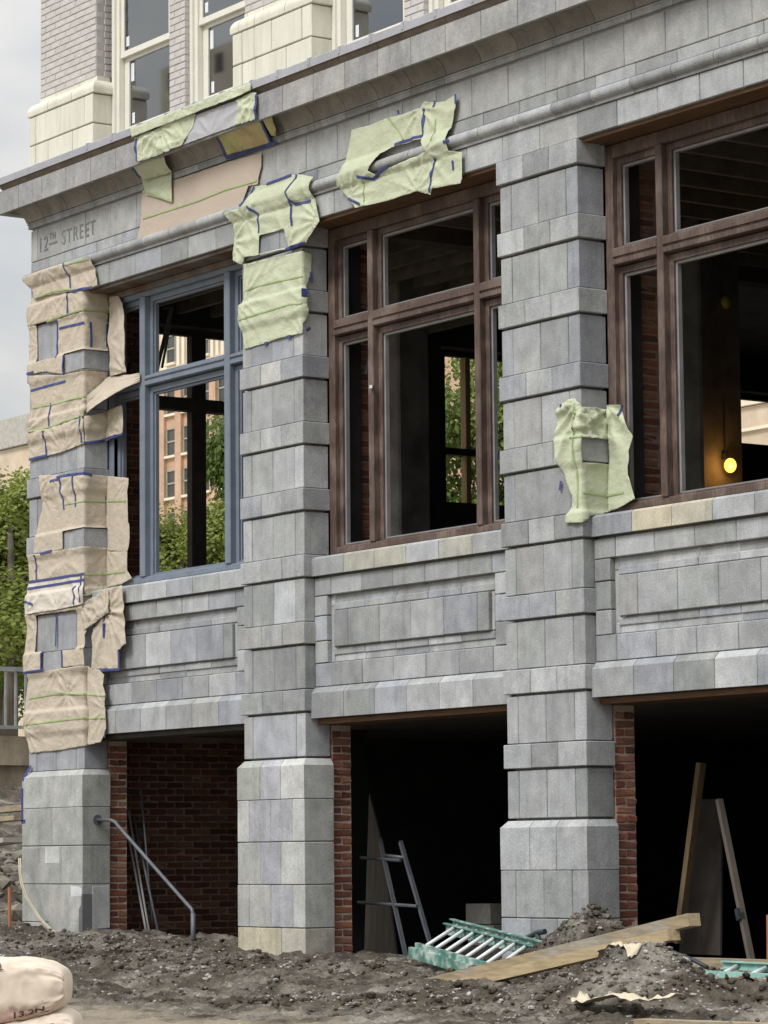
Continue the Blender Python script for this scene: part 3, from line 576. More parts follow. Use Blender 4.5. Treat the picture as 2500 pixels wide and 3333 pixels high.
# ------------------------------------------------------------------ masking paper and tape
PAPER = {
'S1':[(-1.177,6.902),(-0.655,6.921),(-0.282,6.916),(0.253,6.872),(0.337,6.595),(0.205,6.591),(-0.171,6.613),(-0.591,6.653),(-0.996,6.653),(-1.034,6.746)],
'S2':[(-1.13,6.628),(-1.074,6.682),(-0.674,6.676),(-0.252,6.63),(0,6.603),(0.27,6.597),(0.27,6.388),(0,6.388),(-0.522,6.384),(-1.149,6.392)],
'S3':[(-1.141,6.386),(-0.522,6.378),(0,6.382),(0.27,6.383),(0.27,5.793),(0,5.787),(-0.372,5.795),(-0.77,5.874),(-1.151,5.887)],
'S3h':[(-0.975,6.394),(-0.535,6.367),(-0.533,5.995),(-0.96,5.998)],
'S3g':[(-0.373,6.003),(0,5.998),(0.27,5.997),(0.27,5.798),(0,5.794),(-0.372,5.797)],
'S3w':[(0.094,6.542),(0.285,6.525),(0.379,6.426),(0.43,5.731),(0.106,5.732)],
'S4':[(-1.125,5.878),(-0.372,5.789),(0,5.781),(0.27,5.787),(0.27,5.576),(0.011,5.514),(0,5.518),(-0.643,5.522),(-1.098,5.535)],
'S5':[(-1.098,5.532),(-0.643,5.519),(0,5.515),(0.099,5.532),(0.018,5.424),(0,5.324),(-0.717,5.281),(-1.147,5.292)],
'S6':[(-1.16,5.29),(-0.717,5.277),(-0.005,5.319),(0,5.237),(0,5.045),(-0.443,5.007),(-0.741,5.003),(-1.12,5.002)],
'S7':[(0.01,5.321),(0.27,5.389),(0.578,5.415),(0.613,5.113),(0.27,5.082),(0.01,5.049)],
'S9':[(-0.878,4.817),(-0.615,4.793),(-0.149,4.735),(0,4.737),(0.27,4.734),(0.694,4.665),(0.717,4.076),(0.693,3.936),(0.27,3.979),(0.263,4.011),(0,4.016),(-0.6,4.012),(-0.988,4.021),(-0.964,4.274),(-0.851,4.446),(-0.84,4.624)],
'S9h':[(-0.379,4.197),(0,4.203),(0.263,4.209),(0.263,4.011),(0,4.016),(-0.378,4.011)],
'S10':[(-1.135,4.015),(-0.6,4.012),(0,4.01),(0.263,4.006),(0.329,3.967),(0.693,3.934),(0.693,3.748),(0.786,3.664),(0.576,3.618),(0.263,3.61),(0.013,3.517),(0,3.618),(-0.002,3.742),(-1.125,3.746)],
'S11':[(-1.125,3.74),(-0.002,3.742),(-0.001,3.429),(-0.242,3.422),(-0.585,3.41),(-1.174,3.408),(-1.175,3.622)],
'S12':[(-1.174,3.408),(-0.001,3.417),(0.035,3.367),(0.059,3.165),(0.024,3.132),(0.06,2.824),(-0.386,2.825),(-1.209,2.809),(-1.21,3.015),(-1.173,3.268)],
'S12h':[(-0.959,3.388),(-0.121,3.384),(-0.12,2.993),(-0.387,2.997),(-0.386,2.819),(-0.818,2.824),(-0.819,3.017),(-0.982,3.014)],
'S13a':[(-0.03,3.432),(0.49,3.559),(0.509,3.318),(0.018,3.169)],
'S13b':[(0.403,3.561),(0.717,3.572),(0.739,3.402),(0.796,2.993),(0.624,2.939),(0.647,2.759),(0.108,2.782),(0.108,3.117),(0.155,3.185),(0.438,3.32)],
'S14':[(-1.132,2.799),(-0.533,2.815),(0,2.822),(0.138,2.794),(0.304,2.767),(0.398,2.715),(0.374,2.612),(0.433,2.516),(0.398,2.378),(0.428,2.156),(0.328,2.055),(0.06,2.036),(0,2.027),(-0.53,2.0),(-1.102,1.995),(-1.205,2.24),(-1.207,2.494)],
'G2b':[(-0.961,6.374),(-0.434,6.358),(0,6.344),(0.098,6.328),(0.09,6.159),(0.031,6.023),(0.03,5.872),(0.042,5.759),(0.01,5.684),(0.01,5.609),(0,5.595),(-0.283,5.597),(-0.968,5.583),(-1.027,5.869),(-1.03,5.992),(-0.97,6.05)],
'G2a':[(3.212,7.075),(3.476,7.046),(3.894,7.06),(3.973,7.051),(4.282,6.966),(4.223,6.858),(4.279,6.74),(4.325,6.56),(4.101,6.393),(3.788,6.396),(3.104,6.426),(3.021,6.372),(2.876,6.435),(2.888,6.595),(2.91,6.704),(2.796,6.891),(3.066,6.889)],
'G2ah':[(3.34,6.592),(3.751,6.583),(3.818,6.408),(3.318,6.424)],
'G3':[(4.846,7.288),(5.059,7.278),(5.457,7.277),(5.579,7.268),(5.898,7.271),(5.951,7.317),(6.107,7.275),(6.244,7.257),(6.407,7.285),(6.413,7.172),(6.324,6.986),(6.338,6.811),(6.49,6.772),(6.485,6.55),(6.467,6.513),(6.058,6.537),(6.023,6.492),(5.85,6.554),(5.352,6.555),(4.9,6.577),(4.772,6.695),(4.652,6.823),(4.738,6.978),(4.816,7.198)],
'G3h':[(5.162,6.857),(5.273,6.951),(5.467,7.009),(5.945,6.999),(6.038,6.858),(5.392,6.824),(5.271,6.795)],
'G4':[(-0.281,4.456),(-0.188,4.492),(-0.039,4.512),(0,4.456),(0.01,4.438),(0.237,4.428),(0.285,4.461),(0.464,4.439),(0.505,4.325),(0.582,4.174),(0.527,4.068),(0.537,3.879),(0.619,3.683),(0.411,3.628),(0.219,3.605),(0.159,3.582),(0.039,3.566),(0,3.51),(-0.11,3.521),(-0.166,3.52),(-0.181,3.564),(-0.086,3.694),(-0.173,3.844),(-0.291,4.066),(-0.31,4.23)],
'G4h':[(0.01,4.187),(0.25,4.182),(0.246,3.987),(0.01,3.989)],
'G1a':[(1.484,7.84),(1.966,7.85),(2.617,7.85),(2.56,7.728),(2.36,7.597),(1.9,7.58),(1.529,7.590)],
'G1b':[(3.343,7.83),(3.587,7.85),(3.677,7.83),(3.669,7.59),(3.27,7.594),(3.39,7.755)],
'G1c':[(1.45,7.935),(1.9,7.93),(2.4,7.935),(2.9,7.928),(3.30,7.935),(3.62,7.93),(3.63,7.86),(3.3,7.845),(2.9,7.85),(2.45,7.842),(1.95,7.845),(1.48,7.84)],
'G1d':[(1.346,0.891),(1.915,0.813),(1.835,0.357),(1.826,0.049),(1.294,0.139),(1.308,0.286)],
'G1e':[(1.204,7.516),(1.777,7.48),(1.776,7.191),(1.419,7.301),(1.272,7.351)],
'T2':[(2.908,0.917),(3.251,0.885),(3.639,0.857),(3.525,-0.163),(2.794,-0.07)],
'T2b':[(3.669,0.824),(3.816,0.814),(3.735,0.275),(3.654,0.001),(3.607,0.112)],
'T1':[(1.175,7.399),(1.76,7.403),(2.083,7.396),(2.767,7.394),(3.344,7.369),(3.343,7.246),(3.291,7.145),(3.28,7.08),(3.117,7.099),(2.971,6.912),(2.7,6.909),(2.08,6.897),(1.846,6.913),(1.06,6.915),(1.152,7.091)],
 'G1f': [(2.33, 7.60), (2.60, 7.84), (3.42, 7.835), (3.44, 7.76), (3.33, 7.605)],
}
TAPE = [
('S1','flat',[[(-0.282,6.916),(-0.207,6.655)],[(-0.183,6.615),(0.217,6.595)]]),
('S2','wrap',[[(-0.288,6.635),(-0.28,6.403)]]),
('S3','wrap',[[(-0.497,6.283),(0,6.268)],[(-0.535,6.38),(-0.533,5.989)],[(0.058,6.281),(0.065,6.028)],[(0.27,6.276),(0.27,6.046)],[(-1.151,5.9),(-0.998,5.898)],[(-0.373,5.991),(-0.372,5.797)]]),
('S4','wrap',[[(-1.099,5.72),(-0.744,5.724),(-0.359,5.723)]]),
('S5','wrap',[[(-0.674,5.538),(-0.672,5.288)]]),
('S6','wrap',[[(-0.78,5.264),(-0.754,5.005)],[(-1.12,5.006),(-0.741,5.01)],[(-0.005,5.329),(0,5.183),(0,5.057)]]),
('S7','wrap',[[(0.01,5.052),(0.263,5.1),(0.613,5.119)]]),
('S9','wrap',[[(-0.479,4.757),(-0.222,4.754),(0,4.743),(0.059,4.727)],[(-0.43,4.764),(-0.392,4.423)],[(-0.173,4.737),(-0.148,4.424)],[(-0.615,4.729),(-0.417,4.733)],[(0.243,4.529),(0.243,4.389),(0.257,4.211)]]),
('S10','wrap',[[(-0.962,4.007),(-0.973,3.74)],[(-0.836,4.008),(-0.6,4.018)]]),
('S11','wrap',[[(-1.125,3.74),(-0.002,3.736)],[(-1.125,3.673),(-0.001,3.677)],[(-0.014,3.737),(-0.006,3.571),(0,3.459)],[(-0.134,3.628),(-0.133,3.438)],[(-1.175,3.548),(-0.985,3.498)]]),
('S12','flat',[[(-0.812,3.016),(-0.818,2.83)],[(-0.387,2.997),(-0.386,2.825)],[(-1.209,2.815),(-0.756,2.821)],[(-0.548,3.384),(-0.546,3.048)]]),
('S13b','flat',[[(0.379,3.299),(0.391,3.216),(0.356,3.078)],[(0.262,2.762),(0.658,2.752)],[(0.642,2.933),(0.647,2.759)]]),
('S14','wrap',[[(0.421,2.179),(0.41,2.098)]]),
('G2a','flat',[[(3.465,7.051),(3.874,7.063)],[(3.963,7.052),(3.933,6.987),(3.853,6.903),(3.891,6.831),(3.95,6.777),(4.212,6.763)],[(3.882,6.822),(3.879,6.593)],[(3.087,6.907),(3.253,7.067)],[(3.2,6.882),(3.342,6.796),(3.33,6.621)],[(3.768,6.394),(4.101,6.399)]]),
('G2b','wrap',[[(0.083,6.158),(0.083,6.071)],[(0.01,5.999),(0.011,5.924)],[(0.028,5.623),(0.066,5.653)],[(-0.622,5.585),(-0.562,5.588)],[(-0.233,5.593),(-0.165,5.592)]]),
('G3','flat',[[(5.589,7.313),(5.588,7.277)],[(6.115,7.289),(6.106,7.234)],[(6.407,7.285),(6.414,7.202)],[(5.95,7.266),(5.946,7.03)],[(5.521,7.024),(5.946,7.025)],[(4.978,6.838),(5.197,6.777),(5.464,6.842)],[(6.115,6.792),(6.06,6.649),(6.014,6.514)],[(6.362,6.725),(6.36,6.644)],[(4.79,6.681),(4.975,6.596)],[(6.305,6.888),(6.39,6.882)]]),
('G4','wrap',[[(0.424,4.353),(0.493,4.43)],[(-0.267,3.797),(-0.249,3.871)],[(-0.234,4.469),(-0.204,4.47)]]),
('G1a','flat',[[(1.514,7.824),(1.525,7.6)]]),
('G1b','flat',[[(3.673,7.821),(3.675,7.595)]]),
('G1d','cove',[[(1.337,0.9),(1.3,0.262)]]),
('T2','cove',[[(2.901,0.925),(2.757,-0.155)],[(2.772,-0.14),(3.608,-0.221)],[(3.646,0.849),(3.517,-0.155)]]),
]
GREEN = [
('S1','flat',[[(-0.245,6.892),(0.241,6.874)],[(-0.996,6.665),(-0.591,6.678),(-0.195,6.641)]]),
('S2','wrap',[[(-0.722,6.382),(-0.325,6.397),(0,6.395),(0.27,6.394)]]),
('S5','wrap',[[(-1.085,5.533),(-0.643,5.522),(0,5.518),(0.045,5.52)],[(-1.122,5.294),(-0.667,5.29),(0,5.326)]]),
('S9','wrap',[[(-0.367,4.469),(0,4.468),(0.27,4.477),(0.67,4.443)]]),
('S10','wrap',[[(0.01,3.73),(0.27,3.747),(0.646,3.74)],[(0,3.522),(0.02,3.529),(0.263,3.61)]]),
('S12','flat',[[(-0.024,2.999),(0.06,3.0)]]),
('S14','wrap',[[(-1.118,2.55),(-0.581,2.567),(0,2.542),(0.421,2.51)],[(-1.193,2.281),(-0.311,2.3),(0,2.302),(0.398,2.29)]]),
('S13b','flat',[[(0.45,3.539),(0.485,3.28)]]),
('T1','flat',[[(1.197,7.124),(2.194,7.117),(2.723,7.136),(3.26,7.123)]]),
('G2b','wrap',[[(-0.922,6.126),(-0.718,6.139),(-0.238,6.124),(0,6.113)],[(-1.017,5.862),(-0.639,5.873),(-0.142,5.881),(0,5.865)]]),
('G3','flat',[[(5.033,6.817),(5.03,6.607)],[(6.121,7.129),(6.118,6.945)],[(5.436,7.276),(5.647,7.047)]]),
('G4','wrap',[[(-0.093,4.201),(0,4.192),(0.01,4.193)],[(0.259,4.315),(0.259,3.793)],[(0,4.437),(0,3.636)],[(0.01,3.749),(0.246,3.736),(0.474,3.744)]]),
('G1e','flat',[[(1.226,7.394),(1.776,7.191)],[(1.777,7.469),(1.776,7.191)]]),
]
# name: (kind, corner x, return depth, plane behind, front plane y, material, amplitude, label)
SP = {
 'S1': ('flat', 0, 0, 0, -.075, 'tan', 1.1, 'tan paper flap over the round moulding at the very top of the wrapped corner pier'),
 'S2': ('wrap', 0, .27, .25, 0, 'tan', 1., 'tan paper wrap under the lintel on the corner pier, green tape along its bottom'),
 'S3': ('wrap', 0, .27, .25, 0, 'tan', 1., 'tan paper on the corner pier cut around one tall bare grey stone'),
 'S3w': ('flat', 0, 0, 0, .24, 'tan', 1.6, 'long tan paper strip hanging over the top of the blue window side opening'),
 'S4': ('wrap', 0, .27, .25, 0, 'tan', .7, 'smooth tan paper sheet on the corner pier above the torn out flap'),
 'S5': ('wrap', 0, .27, .25, 0, 'tan', 1.2, 'tan paper sheet with folds fanning from the corner, between two slanting green tape lines'),
 'S6': ('wrap', 0, .27, .25, 0, 'tan', 1.1, 'tan paper sheet on the corner pier, its left edge blue taped above bare stones'),
 'S7': ('wrap', 0, .27, .25, 0, 'tan', 1.3, 'tan paper under the torn flap with thick blue tape along its bottom edge'),
 'S9': ('wrap', 0, .27, .25, 0, 'tan', 1.3, 'large tan paper half way up the corner pier, blue tape arched over its top'),
 'S10': ('wrap', 0, .27, .25, 0, 'tan', 1., 'tan paper wrap at window sill height on the corner pier, reaching the blue frame'),
 'S11': ('wrap', 0, .27, .25, 0, 'pale', 1.2, 'pale paper sheet framed by two blue tape lines on the corner pier'),
 'S12': ('flat', 0, 0, 0, -.03, 'tan', 1., 'tan paper cut around two tall bare stones low on the corner pier'),
 'S13a': ('flat', 0, 0, 0, .0, 'tan', 1.3, 'triangular tan paper flap folded down beside the sill of the first panel'),
 'S13b': ('flat', 0, 0, 0, .035, 'tan', 1.8, 'loose tan paper hanging in front of the left end of the first stone panel'),
 'S14': ('wrap', 0, .06, .03, 0, 'tan', 1.6, 'lowest tan paper wrap on the corner pier, creased between two green tape lines'),
 'G2a': ('flat', 0, 0, 0, -.085, 'green', 2., 'crumpled pale green paper over the moulding above the second pier, outlined in blue tape'),
 'G2b': ('wrap', 3.985, .27, .25, 0, 'green', 1.2, 'pale green paper wrapped round the upper second pier with two green tape lines'),
 'G3': ('flat', 0, 0, 0, -.09, 'green', 2., 'pale green paper patch framing a bare piece of moulding over the middle window'),
 'G4': ('wrap', 7.99, .27, .25, 0, 'green', 2.9, 'pale green paper wrapped round the third pier corner beside the right window'),
 'G1a': ('flat', 0, 0, 0, -.275, 'green', 1.6, 'crumpled pale green paper on the cornice face under the left upper windows'),
 'G1b': ('flat', 0, 0, 0, -.275, 'green', 1., 'small pale green paper piece on the cornice face ending at a blue tape edge'),
 'G1c': ('flat', 0, 0, 0, -.312, 'green', .8, 'narrow pale green paper strip over the cornice top edge'),
 'G1d': ('cove', 0, 0, 0, 0, 'green', .9, 'dark olive green paper patch in the shaded cornice hollow at its left'),
 'G1e': ('flat', 0, 0, 0, -.035, 'green', .6, 'thin green paper tail hanging below the cornice hollow over the pinkish sheet'),
 'G1f': ('flat', 0, 0, 0, -.268, 'film', .8, 'thin grey film stretched over the cornice face between the two pale green papers'),
 'T2': ('cove', 0, 0, 0, 0, 'olive', .9, 'olive tan paper piece in the cornice hollow held by a long blue tape'),
 'T2b': ('cove', 0, 0, 0, 0, 'olive', .6, 'little torn orange tan paper scrap at the right end of the cornice tape'),
 'T1': ('flat', 0, 0, 0, -.02, 'pink', .35, 'big smooth pinkish tan paper sheet over the carved frieze beside the street name'),
}
HOLES = {'S3': ['S3h', 'S3g'], 'S9': ['S9h'], 'S12': ['S12h'], 'G2a': ['G2ah'], 'G3': ['G3h'], 'G4': ['G4h']}
def band_off(z):
    f = (z + .2) % .6      # bands stand 22 mm proud from z = .4 to .6 of every .6 m
    if z < 1.8: return .006
    return .03 if f < .2 else .03 - .024 * min(1, (f - .2) / .02) if f < .22 else .006 + .024 * max(0, (f - .54) / .06)
class Surf:
    def __init__(s, key):
        s.key = key
        s.kind, s.xc, s.ret, s.yw, s.y0, s.mat, s.amp, s.label = SP[key]; s.seed = sum(ord(c) * 37 ** i for i, c in enumerate(key)) % 997; s.ang = (s.seed % 7 - 3) * .32
    def disp(s, u, z):
        """thin paper: long soft folds fanning out from the places where it is pinned, and a few straight creases"""
        if not hasattr(s, 'pins'):
            r_ = random.Random(s.seed); P_ = PAPER[s.key]; s.pins = [(*r_.choice(P_), r_.uniform(9, 17), r_.random(), r_.uniform(.010, .019)) for _ in range(3)]
            x0, x1 = min(p[0] for p in P_), max(p[0] for p in P_); z0, z1 = min(p[1] for p in P_), max(p[1] for p in P_)
            s.pins.append((r_.uniform(x0, x1), r_.uniform(z0, z1), r_.uniform(7, 12), r_.random(), .012)); s.lines = []
            for k in range(5):
                a = r_.uniform(0, math.pi); px_, pz_ = r_.uniform(x0, x1), r_.uniform(z0, z1); s.lines.append((math.cos(a), math.sin(a), px_, pz_, r_.uniform(.05, .12), r_.uniform(.004, .011), r_.uniform(.15, .4)))
        h = 0.; w = noise.noise(Vector((u * 2.1 + s.seed, z * 2.1, 1.)))
        for px_, pz_, k, ph, am in s.pins:
            dx, dz = u - px_, z - pz_; d = math.hypot(dx, dz); t = (math.atan2(dz, dx) * k / 6.2832 + ph + .25 * w) % 1.; t = abs(t - .5) * 2
            h += am * t * t * min(1., d / .10) * math.exp(-d / .34)
        for ca, sa, px_, pz_, wd, am, ln in s.lines:
            dx, dz = u - px_, z - pz_; d = abs(dx * -sa + dz * ca) + .02 * w; l = abs(dx * ca + dz * sa)
            if d < wd: h += am * (1 - max(d, 0) / wd) ** 1.5 * max(0, 1 - l / ln)
        return max(0, h) * s.amp + .004 * (1 + w) * min(1.2, s.amp)
    def at(s, u, z, lift=0.):
        d = s.disp(u, z) + lift
        if s.kind == 'flat':
            y = s.y0
            if -.095 < y < -.07: y = -.028 - (.055 * max(0, 1 - abs(z - 6.896) / .11) ** .5 if abs(z - 6.896) < .11 else 0)
            if y > -.04 and y < -.025 and z < 6.6: y = -band_off(z)
            return (u, y - d, z)
        if s.kind == 'cove': return (u, -.055 - .19 * z - .768 * d, 7.46 + .16 * z - .64 * d)
        o = band_off(z) + d
        if u < -.004: return (s.xc + u, -o, z)
        if u < .012: return (s.xc + o * .8, -o * .8 + max(u, 0), z)
        if u <= s.ret: return (s.xc + o, u, z)
        return (s.xc + o + (u - s.ret), s.yw - d - .006 * (1 if s.ret > .1 else 0), z)
def inside(p, poly):
    x, y = p; r = False; n = len(poly)
    for i in range(n):
        (x0, y0), (x1, y1) = poly[i], poly[(i + 1) % n]
        if (y0 > y) != (y1 > y) and x < (x1 - x0) * (y - y0) / (y1 - y0) + x0: r = not r
    return r
def densify(poly, step, rag, sd):
    out_ = []; n = len(poly)
    for i in range(n):
        (x0, y0), (x1, y1) = poly[i], poly[(i + 1) % n]; l = math.hypot(x1 - x0, y1 - y0); k = max(1, int(l / step)); nx_, ny_ = (-(y1 - y0) / max(l, 1e-6), (x1 - x0) / max(l, 1e-6))
        for j in range(k):
            t = j / k; x = x0 + (x1 - x0) * t; y = y0 + (y1 - y0) * t; e = noise.noise(Vector((x * 9 + sd, y * 9, 1.))) * rag if j else 0
            if abs(x) < .004: nx2 = 0
            else: nx2 = nx_
            out_.append((x + nx2 * e * .6, y + ny_ * e * .6))
    return out_
PSHEET = {}
for key in SP:
    S = Surf(key); zs = (.16 if S.kind == 'cove' else 1.); step = .0165
    outer = densify(PAPER[key], .03, .006, S.seed); holes = [densify(PAPER[h], .04, .002, 1) for h in HOLES.get(key, [])]
    pts = []; edges = []
    for poly in [outer] + holes:
        o0 = len(pts); pts += [Vector((x, y * zs)) for x, y in poly]; edges += [(o0 + i, o0 + (i + 1) % len(poly)) for i in range(len(poly))]
    xs_ = [p[0] for p in outer]; ys_ = [p[1] * zs for p in outer]; i0 = math.floor(min(xs_) / step); i1 = math.ceil(max(xs_) / step); j0 = math.floor(min(ys_) / step); j1 = math.ceil(max(ys_) / step)
    op = [(x, y * zs) for x, y in outer]; hp = [[(x, y * zs) for x, y in h] for h in holes]
    for i in range(i0, i1 + 1):
        for j in range(j0, j1 + 1):
            q = (i * step + (rnd.uniform(-.004, .004) if i else 0), j * step + rnd.uniform(-.004, .004))
            if inside(q, op) and not any(inside(q, h) for h in hp): pts.append(Vector(q))
    r = delaunay_2d_cdt(pts, edges, [], 0, 1e-5); vo, fo = r[0], r[2]
    m = MB(); m.v = [S.at(p.x, p.y / zs) for p in vo]
    for f in fo:
        c = (sum(vo[i].x for i in f) / len(f), sum(vo[i].y for i in f) / len(f))
        if inside(c, op) and not any(inside(c, h) for h in hp): m.f.append(tuple(f))
    m.mi = [0] * len(m.f)
    o = m.build('masking_paper', M[S.mat], smooth=True); tag(o, S.label, 'masking paper', 'paper sheets masking the stonework')
    sm = o.modifiers.new('thickness', 'SOLIDIFY'); sm.thickness = .0012; sm.offset = 0
    PSHEET[key] = (S, o)
def strip(key, line, width, m, name):
    S, o = PSHEET[key]; zs = .16 if S.kind == 'cove' else 1.; s = MB(); L_ = []
    for (a, b_), (c, d) in zip(line, line[1:]):
        n = max(1, int(math.hypot(c - a, (d - b_) * zs) / .025)); L_ += [(a + (c - a) * t / n, b_ + (d - b_) * t / n) for t in range(n)]
    L_.append(line[-1]); vs = []
    for i, (u, z) in enumerate(L_):
        p, q = L_[max(i - 1, 0)], L_[min(i + 1, len(L_) - 1)]; du, dz = q[0] - p[0], (q[1] - p[1]) * zs; l = math.hypot(du, dz) or 1
        w = width / 2; lf = .005
        vs += [S.at(u - dz / l * w, z + du / l * w / zs, lf), S.at(u, z, lf + .001), S.at(u + dz / l * w, z - du / l * w / zs, lf)]
    fs = []
    for i in range(len(L_) - 1): fs += [(3 * i, 3 * i + 1, 3 * i + 4, 3 * i + 3), (3 * i + 1, 3 * i + 2, 3 * i + 5, 3 * i + 4)]
    s.add(vs, fs); t = s.build(name, M[m], o); mo = t.modifiers.new('thickness', 'SOLIDIFY'); mo.thickness = .002; mo.offset = 0
for key, kind, segs in TAPE:
    for ln in segs:
        if len(ln) > 1: strip(key, [((-.022 if SP[key][0] == 'wrap' and -.02 < a < .004 and len({round(q[0], 1) for q in ln}) == 1 else a), b_) for a, b_ in ln], .025, 'bluetape', 'blue_tape')
for key, kind, segs in GREEN:
    for ln in segs: strip(key, [((-.03 if SP[key][0] == 'wrap' and -.02 < a < .004 and len({round(q[0], 1) for q in ln}) == 1 else a), b_) for a, b_ in ln], .017, 'greentape', 'green_tape')
# torn flap pulled across from the pier to the blue mullion
A_, B_, C_, D_, E_ = Vector((.035, .0, 5.345)), Vector((.035, .0, 5.52)), Vector((.035, .25, 5.735)), Vector((.69, .235, 5.69)), Vector((.69, .235, 5.605))
m = MB(); nu, nv = 40, 16
for i in range(nu + 1):
    u = i / nu; lo = A_.lerp(E_, u); hi = (B_.lerp(C_, u / .45) if u < .45 else C_.lerp(D_, (u - .45) / .55))
    for j in range(nv + 1):
        t = j / nv; p = lo.lerp(hi, t); p = p + Vector((.3, -1, .1)) * (.02 * noise.noise(Vector((u * 3, t * 6, 3))) + .05 * math.sin(math.pi * u) * (1 - t) + .012 * noise.noise(Vector((u * 9 + t * 4, t * 9, 8)))); m.v.append(tuple(p))
for i in range(nu):
    for j in range(nv): m.f.append((i * (nv + 1) + j, (i + 1) * (nv + 1) + j, (i + 1) * (nv + 1) + j + 1, i * (nv + 1) + j + 1))
m.mi = [0] * len(m.f); o = m.build('masking_paper', M['tan'], smooth=True); mo = o.modifiers.new('thickness', 'SOLIDIFY'); mo.thickness = .0012
tag(o, 'torn tan paper flap stretched from the corner pier across to the blue mullion', 'masking paper', 'paper sheets masking the stonework')
# tape left on bare stone
for pts_, lab in (([(-1.195, -.053, 1.64), (-1.19, -.053, 1.30)], 'upright blue tape strip on the left edge of the corner plinth'), ([(.052, .10, .215), (.052, .265, .225)], 'short blue tape strip at the foot of the corner plinth return'),
                  ([(-1.205, -.053, 1.30), (-1.13, -.053, 1.305)], 'stub of blue tape at the bottom of the upright strip on the plinth'), ([(-1.19, -.053, 1.72), (-1.07, -.02, 1.86)], 'blue tape tag on the sloped plinth top at the left corner')):
    s = MB(); s.beam(pts_[0], pts_[1], .035 if pts_[0][1] < 0 else .003, .003 if pts_[0][1] < 0 else .035, upv=(0, 1, 0) if pts_[0][1] < 0 else (0, 0, 1)); tag(s.build('blue_tape', M['bluetape']), lab, 'tape', 'blue tape on bare stone')
# ------------------------------------------------------------------ ground
def interp(x, T_):
    if x <= T_[0][0]: return T_[0][1]
    for (a, u), (b_, v) in zip(T_, T_[1:]):
        if x <= b_: return u + (v - u) * (x - a) / (b_ - a)
    return T_[-1][1]
def sm(t): t = max(0., min(1., t)); return t * t * (3 - 2 * t)
FAC = [(-1.2, .265), (-.44, .17), (.5, .16), (1.4, .14), (2.1, .115), (2.6, .075), (3.3, .05), (4.4, -.005), (5.2, -.02), (6.0, .02), (8, .03), (12, .05), (16, .05)]
def ground(x, y):
    zf = interp(x, FAC)
    if x < -1.2: zf = .265 + .155 * (-1.2 - x)
    fr = -.12 + (.1 * max(0, -1.2 - x) if x < -1.2 else 0)
    t = sm((-.25 - y) / 3.4); z = zf * (1 - t) + fr * t
    if y > .5 and x > -1.2: z -= .35 * sm((y - .5) / .8)
    g = lambda cx, cy, sx_, sy_, a: a * math.exp(-((x - cx) / sx_) ** 2 - ((y - cy) / sy_) ** 2)
    z += g(8.95, -.72, .46, .34, .44) + g(8.3, -.6, .5, .3, .14) + g(11.36, -2.3, .30, .5, .32) + g(11.75, -2.4, .34, .5, .18) + g(9.9, -3.3, .6, .5, .08)
    z += g(4.2, -2.4, .9, .6, .06) + g(6.4, -2.0, .7, .5, .07) + g(1.2, -.9, 1., .5, .05)
    n = noise.noise(Vector((x * 1.3, y * 1.3, 0))) * .05 + noise.noise(Vector((x * 3.7, y * 3.7, 4))) * .035
    r = 1 - abs(noise.noise(Vector((x * 6.1, y * 6.1, 9)))) * 2
    n += max(0, r) ** 2 * .034 + noise.noise(Vector((x * 14, y * 14, 2))) * .026 + noise.noise(Vector((x * 27, y * 27, 5))) * .018 + max(0, 1 - 2.4 * abs(noise.noise(Vector((x * 17, y * 17, 15))))) ** 2 * .016
    n -= .05 * math.exp(-((y + 2.95 + .22 * math.sin(x * .55)) / .10) ** 2) * (1 + noise.noise(Vector((x * 2.2, 0, 3)))) - .03 * math.exp(-((y + 2.75 + .22 * math.sin(x * .55)) / .07) ** 2)
    n -= .05 * math.exp(-((y + 1.75 + .3 * math.sin(x * .5 + 1)) / .10) ** 2) * (1 + noise.noise(Vector((x * 2.2, 9, 3)))) - .03 * math.exp(-((y + 1.55 + .3 * math.sin(x * .5 + 1)) / .07) ** 2)
    k = 1.0 if y > -4 else max(.35, 1 + (y + 4) * .4)
    return z + n * k * (1.0 if x > -3 else 1.6)
def grid(name, x0, x1, y0, y1, s, m):
    nx = int((x1 - x0) / s) + 1; ny = int((y1 - y0) / s) + 1; vs = [(x0 + i * s, y0 + j * s, ground(x0 + i * s, y0 + j * s)) for j in range(ny) for i in range(nx)]
    fs = [(j * nx + i, j * nx + i + 1, (j + 1) * nx + i + 1, (j + 1) * nx + i) for j in range(ny - 1) for i in range(nx - 1)]
    b = MB(); b.add(vs, fs); return tag(b.build(name, m, smooth=True), kind='structure')
grid('ground', -1.2, 15.2, -6.8, 1.3, .034, M['dirt'])
grid('earth_bank', -11.58, -1.2, -6.8, 13.8, .09, M['dirt'])
grid('ground', -11.58, 32, -24, -6.75, .2, M['dirt']); grid('ground', 15.1, 32, -6.8, 1.0, .2, M['dirt'])
b = MB(); b.box(-900, 900, -900, 900, -1.2, -.37); tag(b.build('terrain', M['dirt']), kind='structure')
b = MB(); b.box(-420, -11.9, -60, 320, -.7, 2.58); tag(b.build('upper_street', M['plaster']), kind='structure')
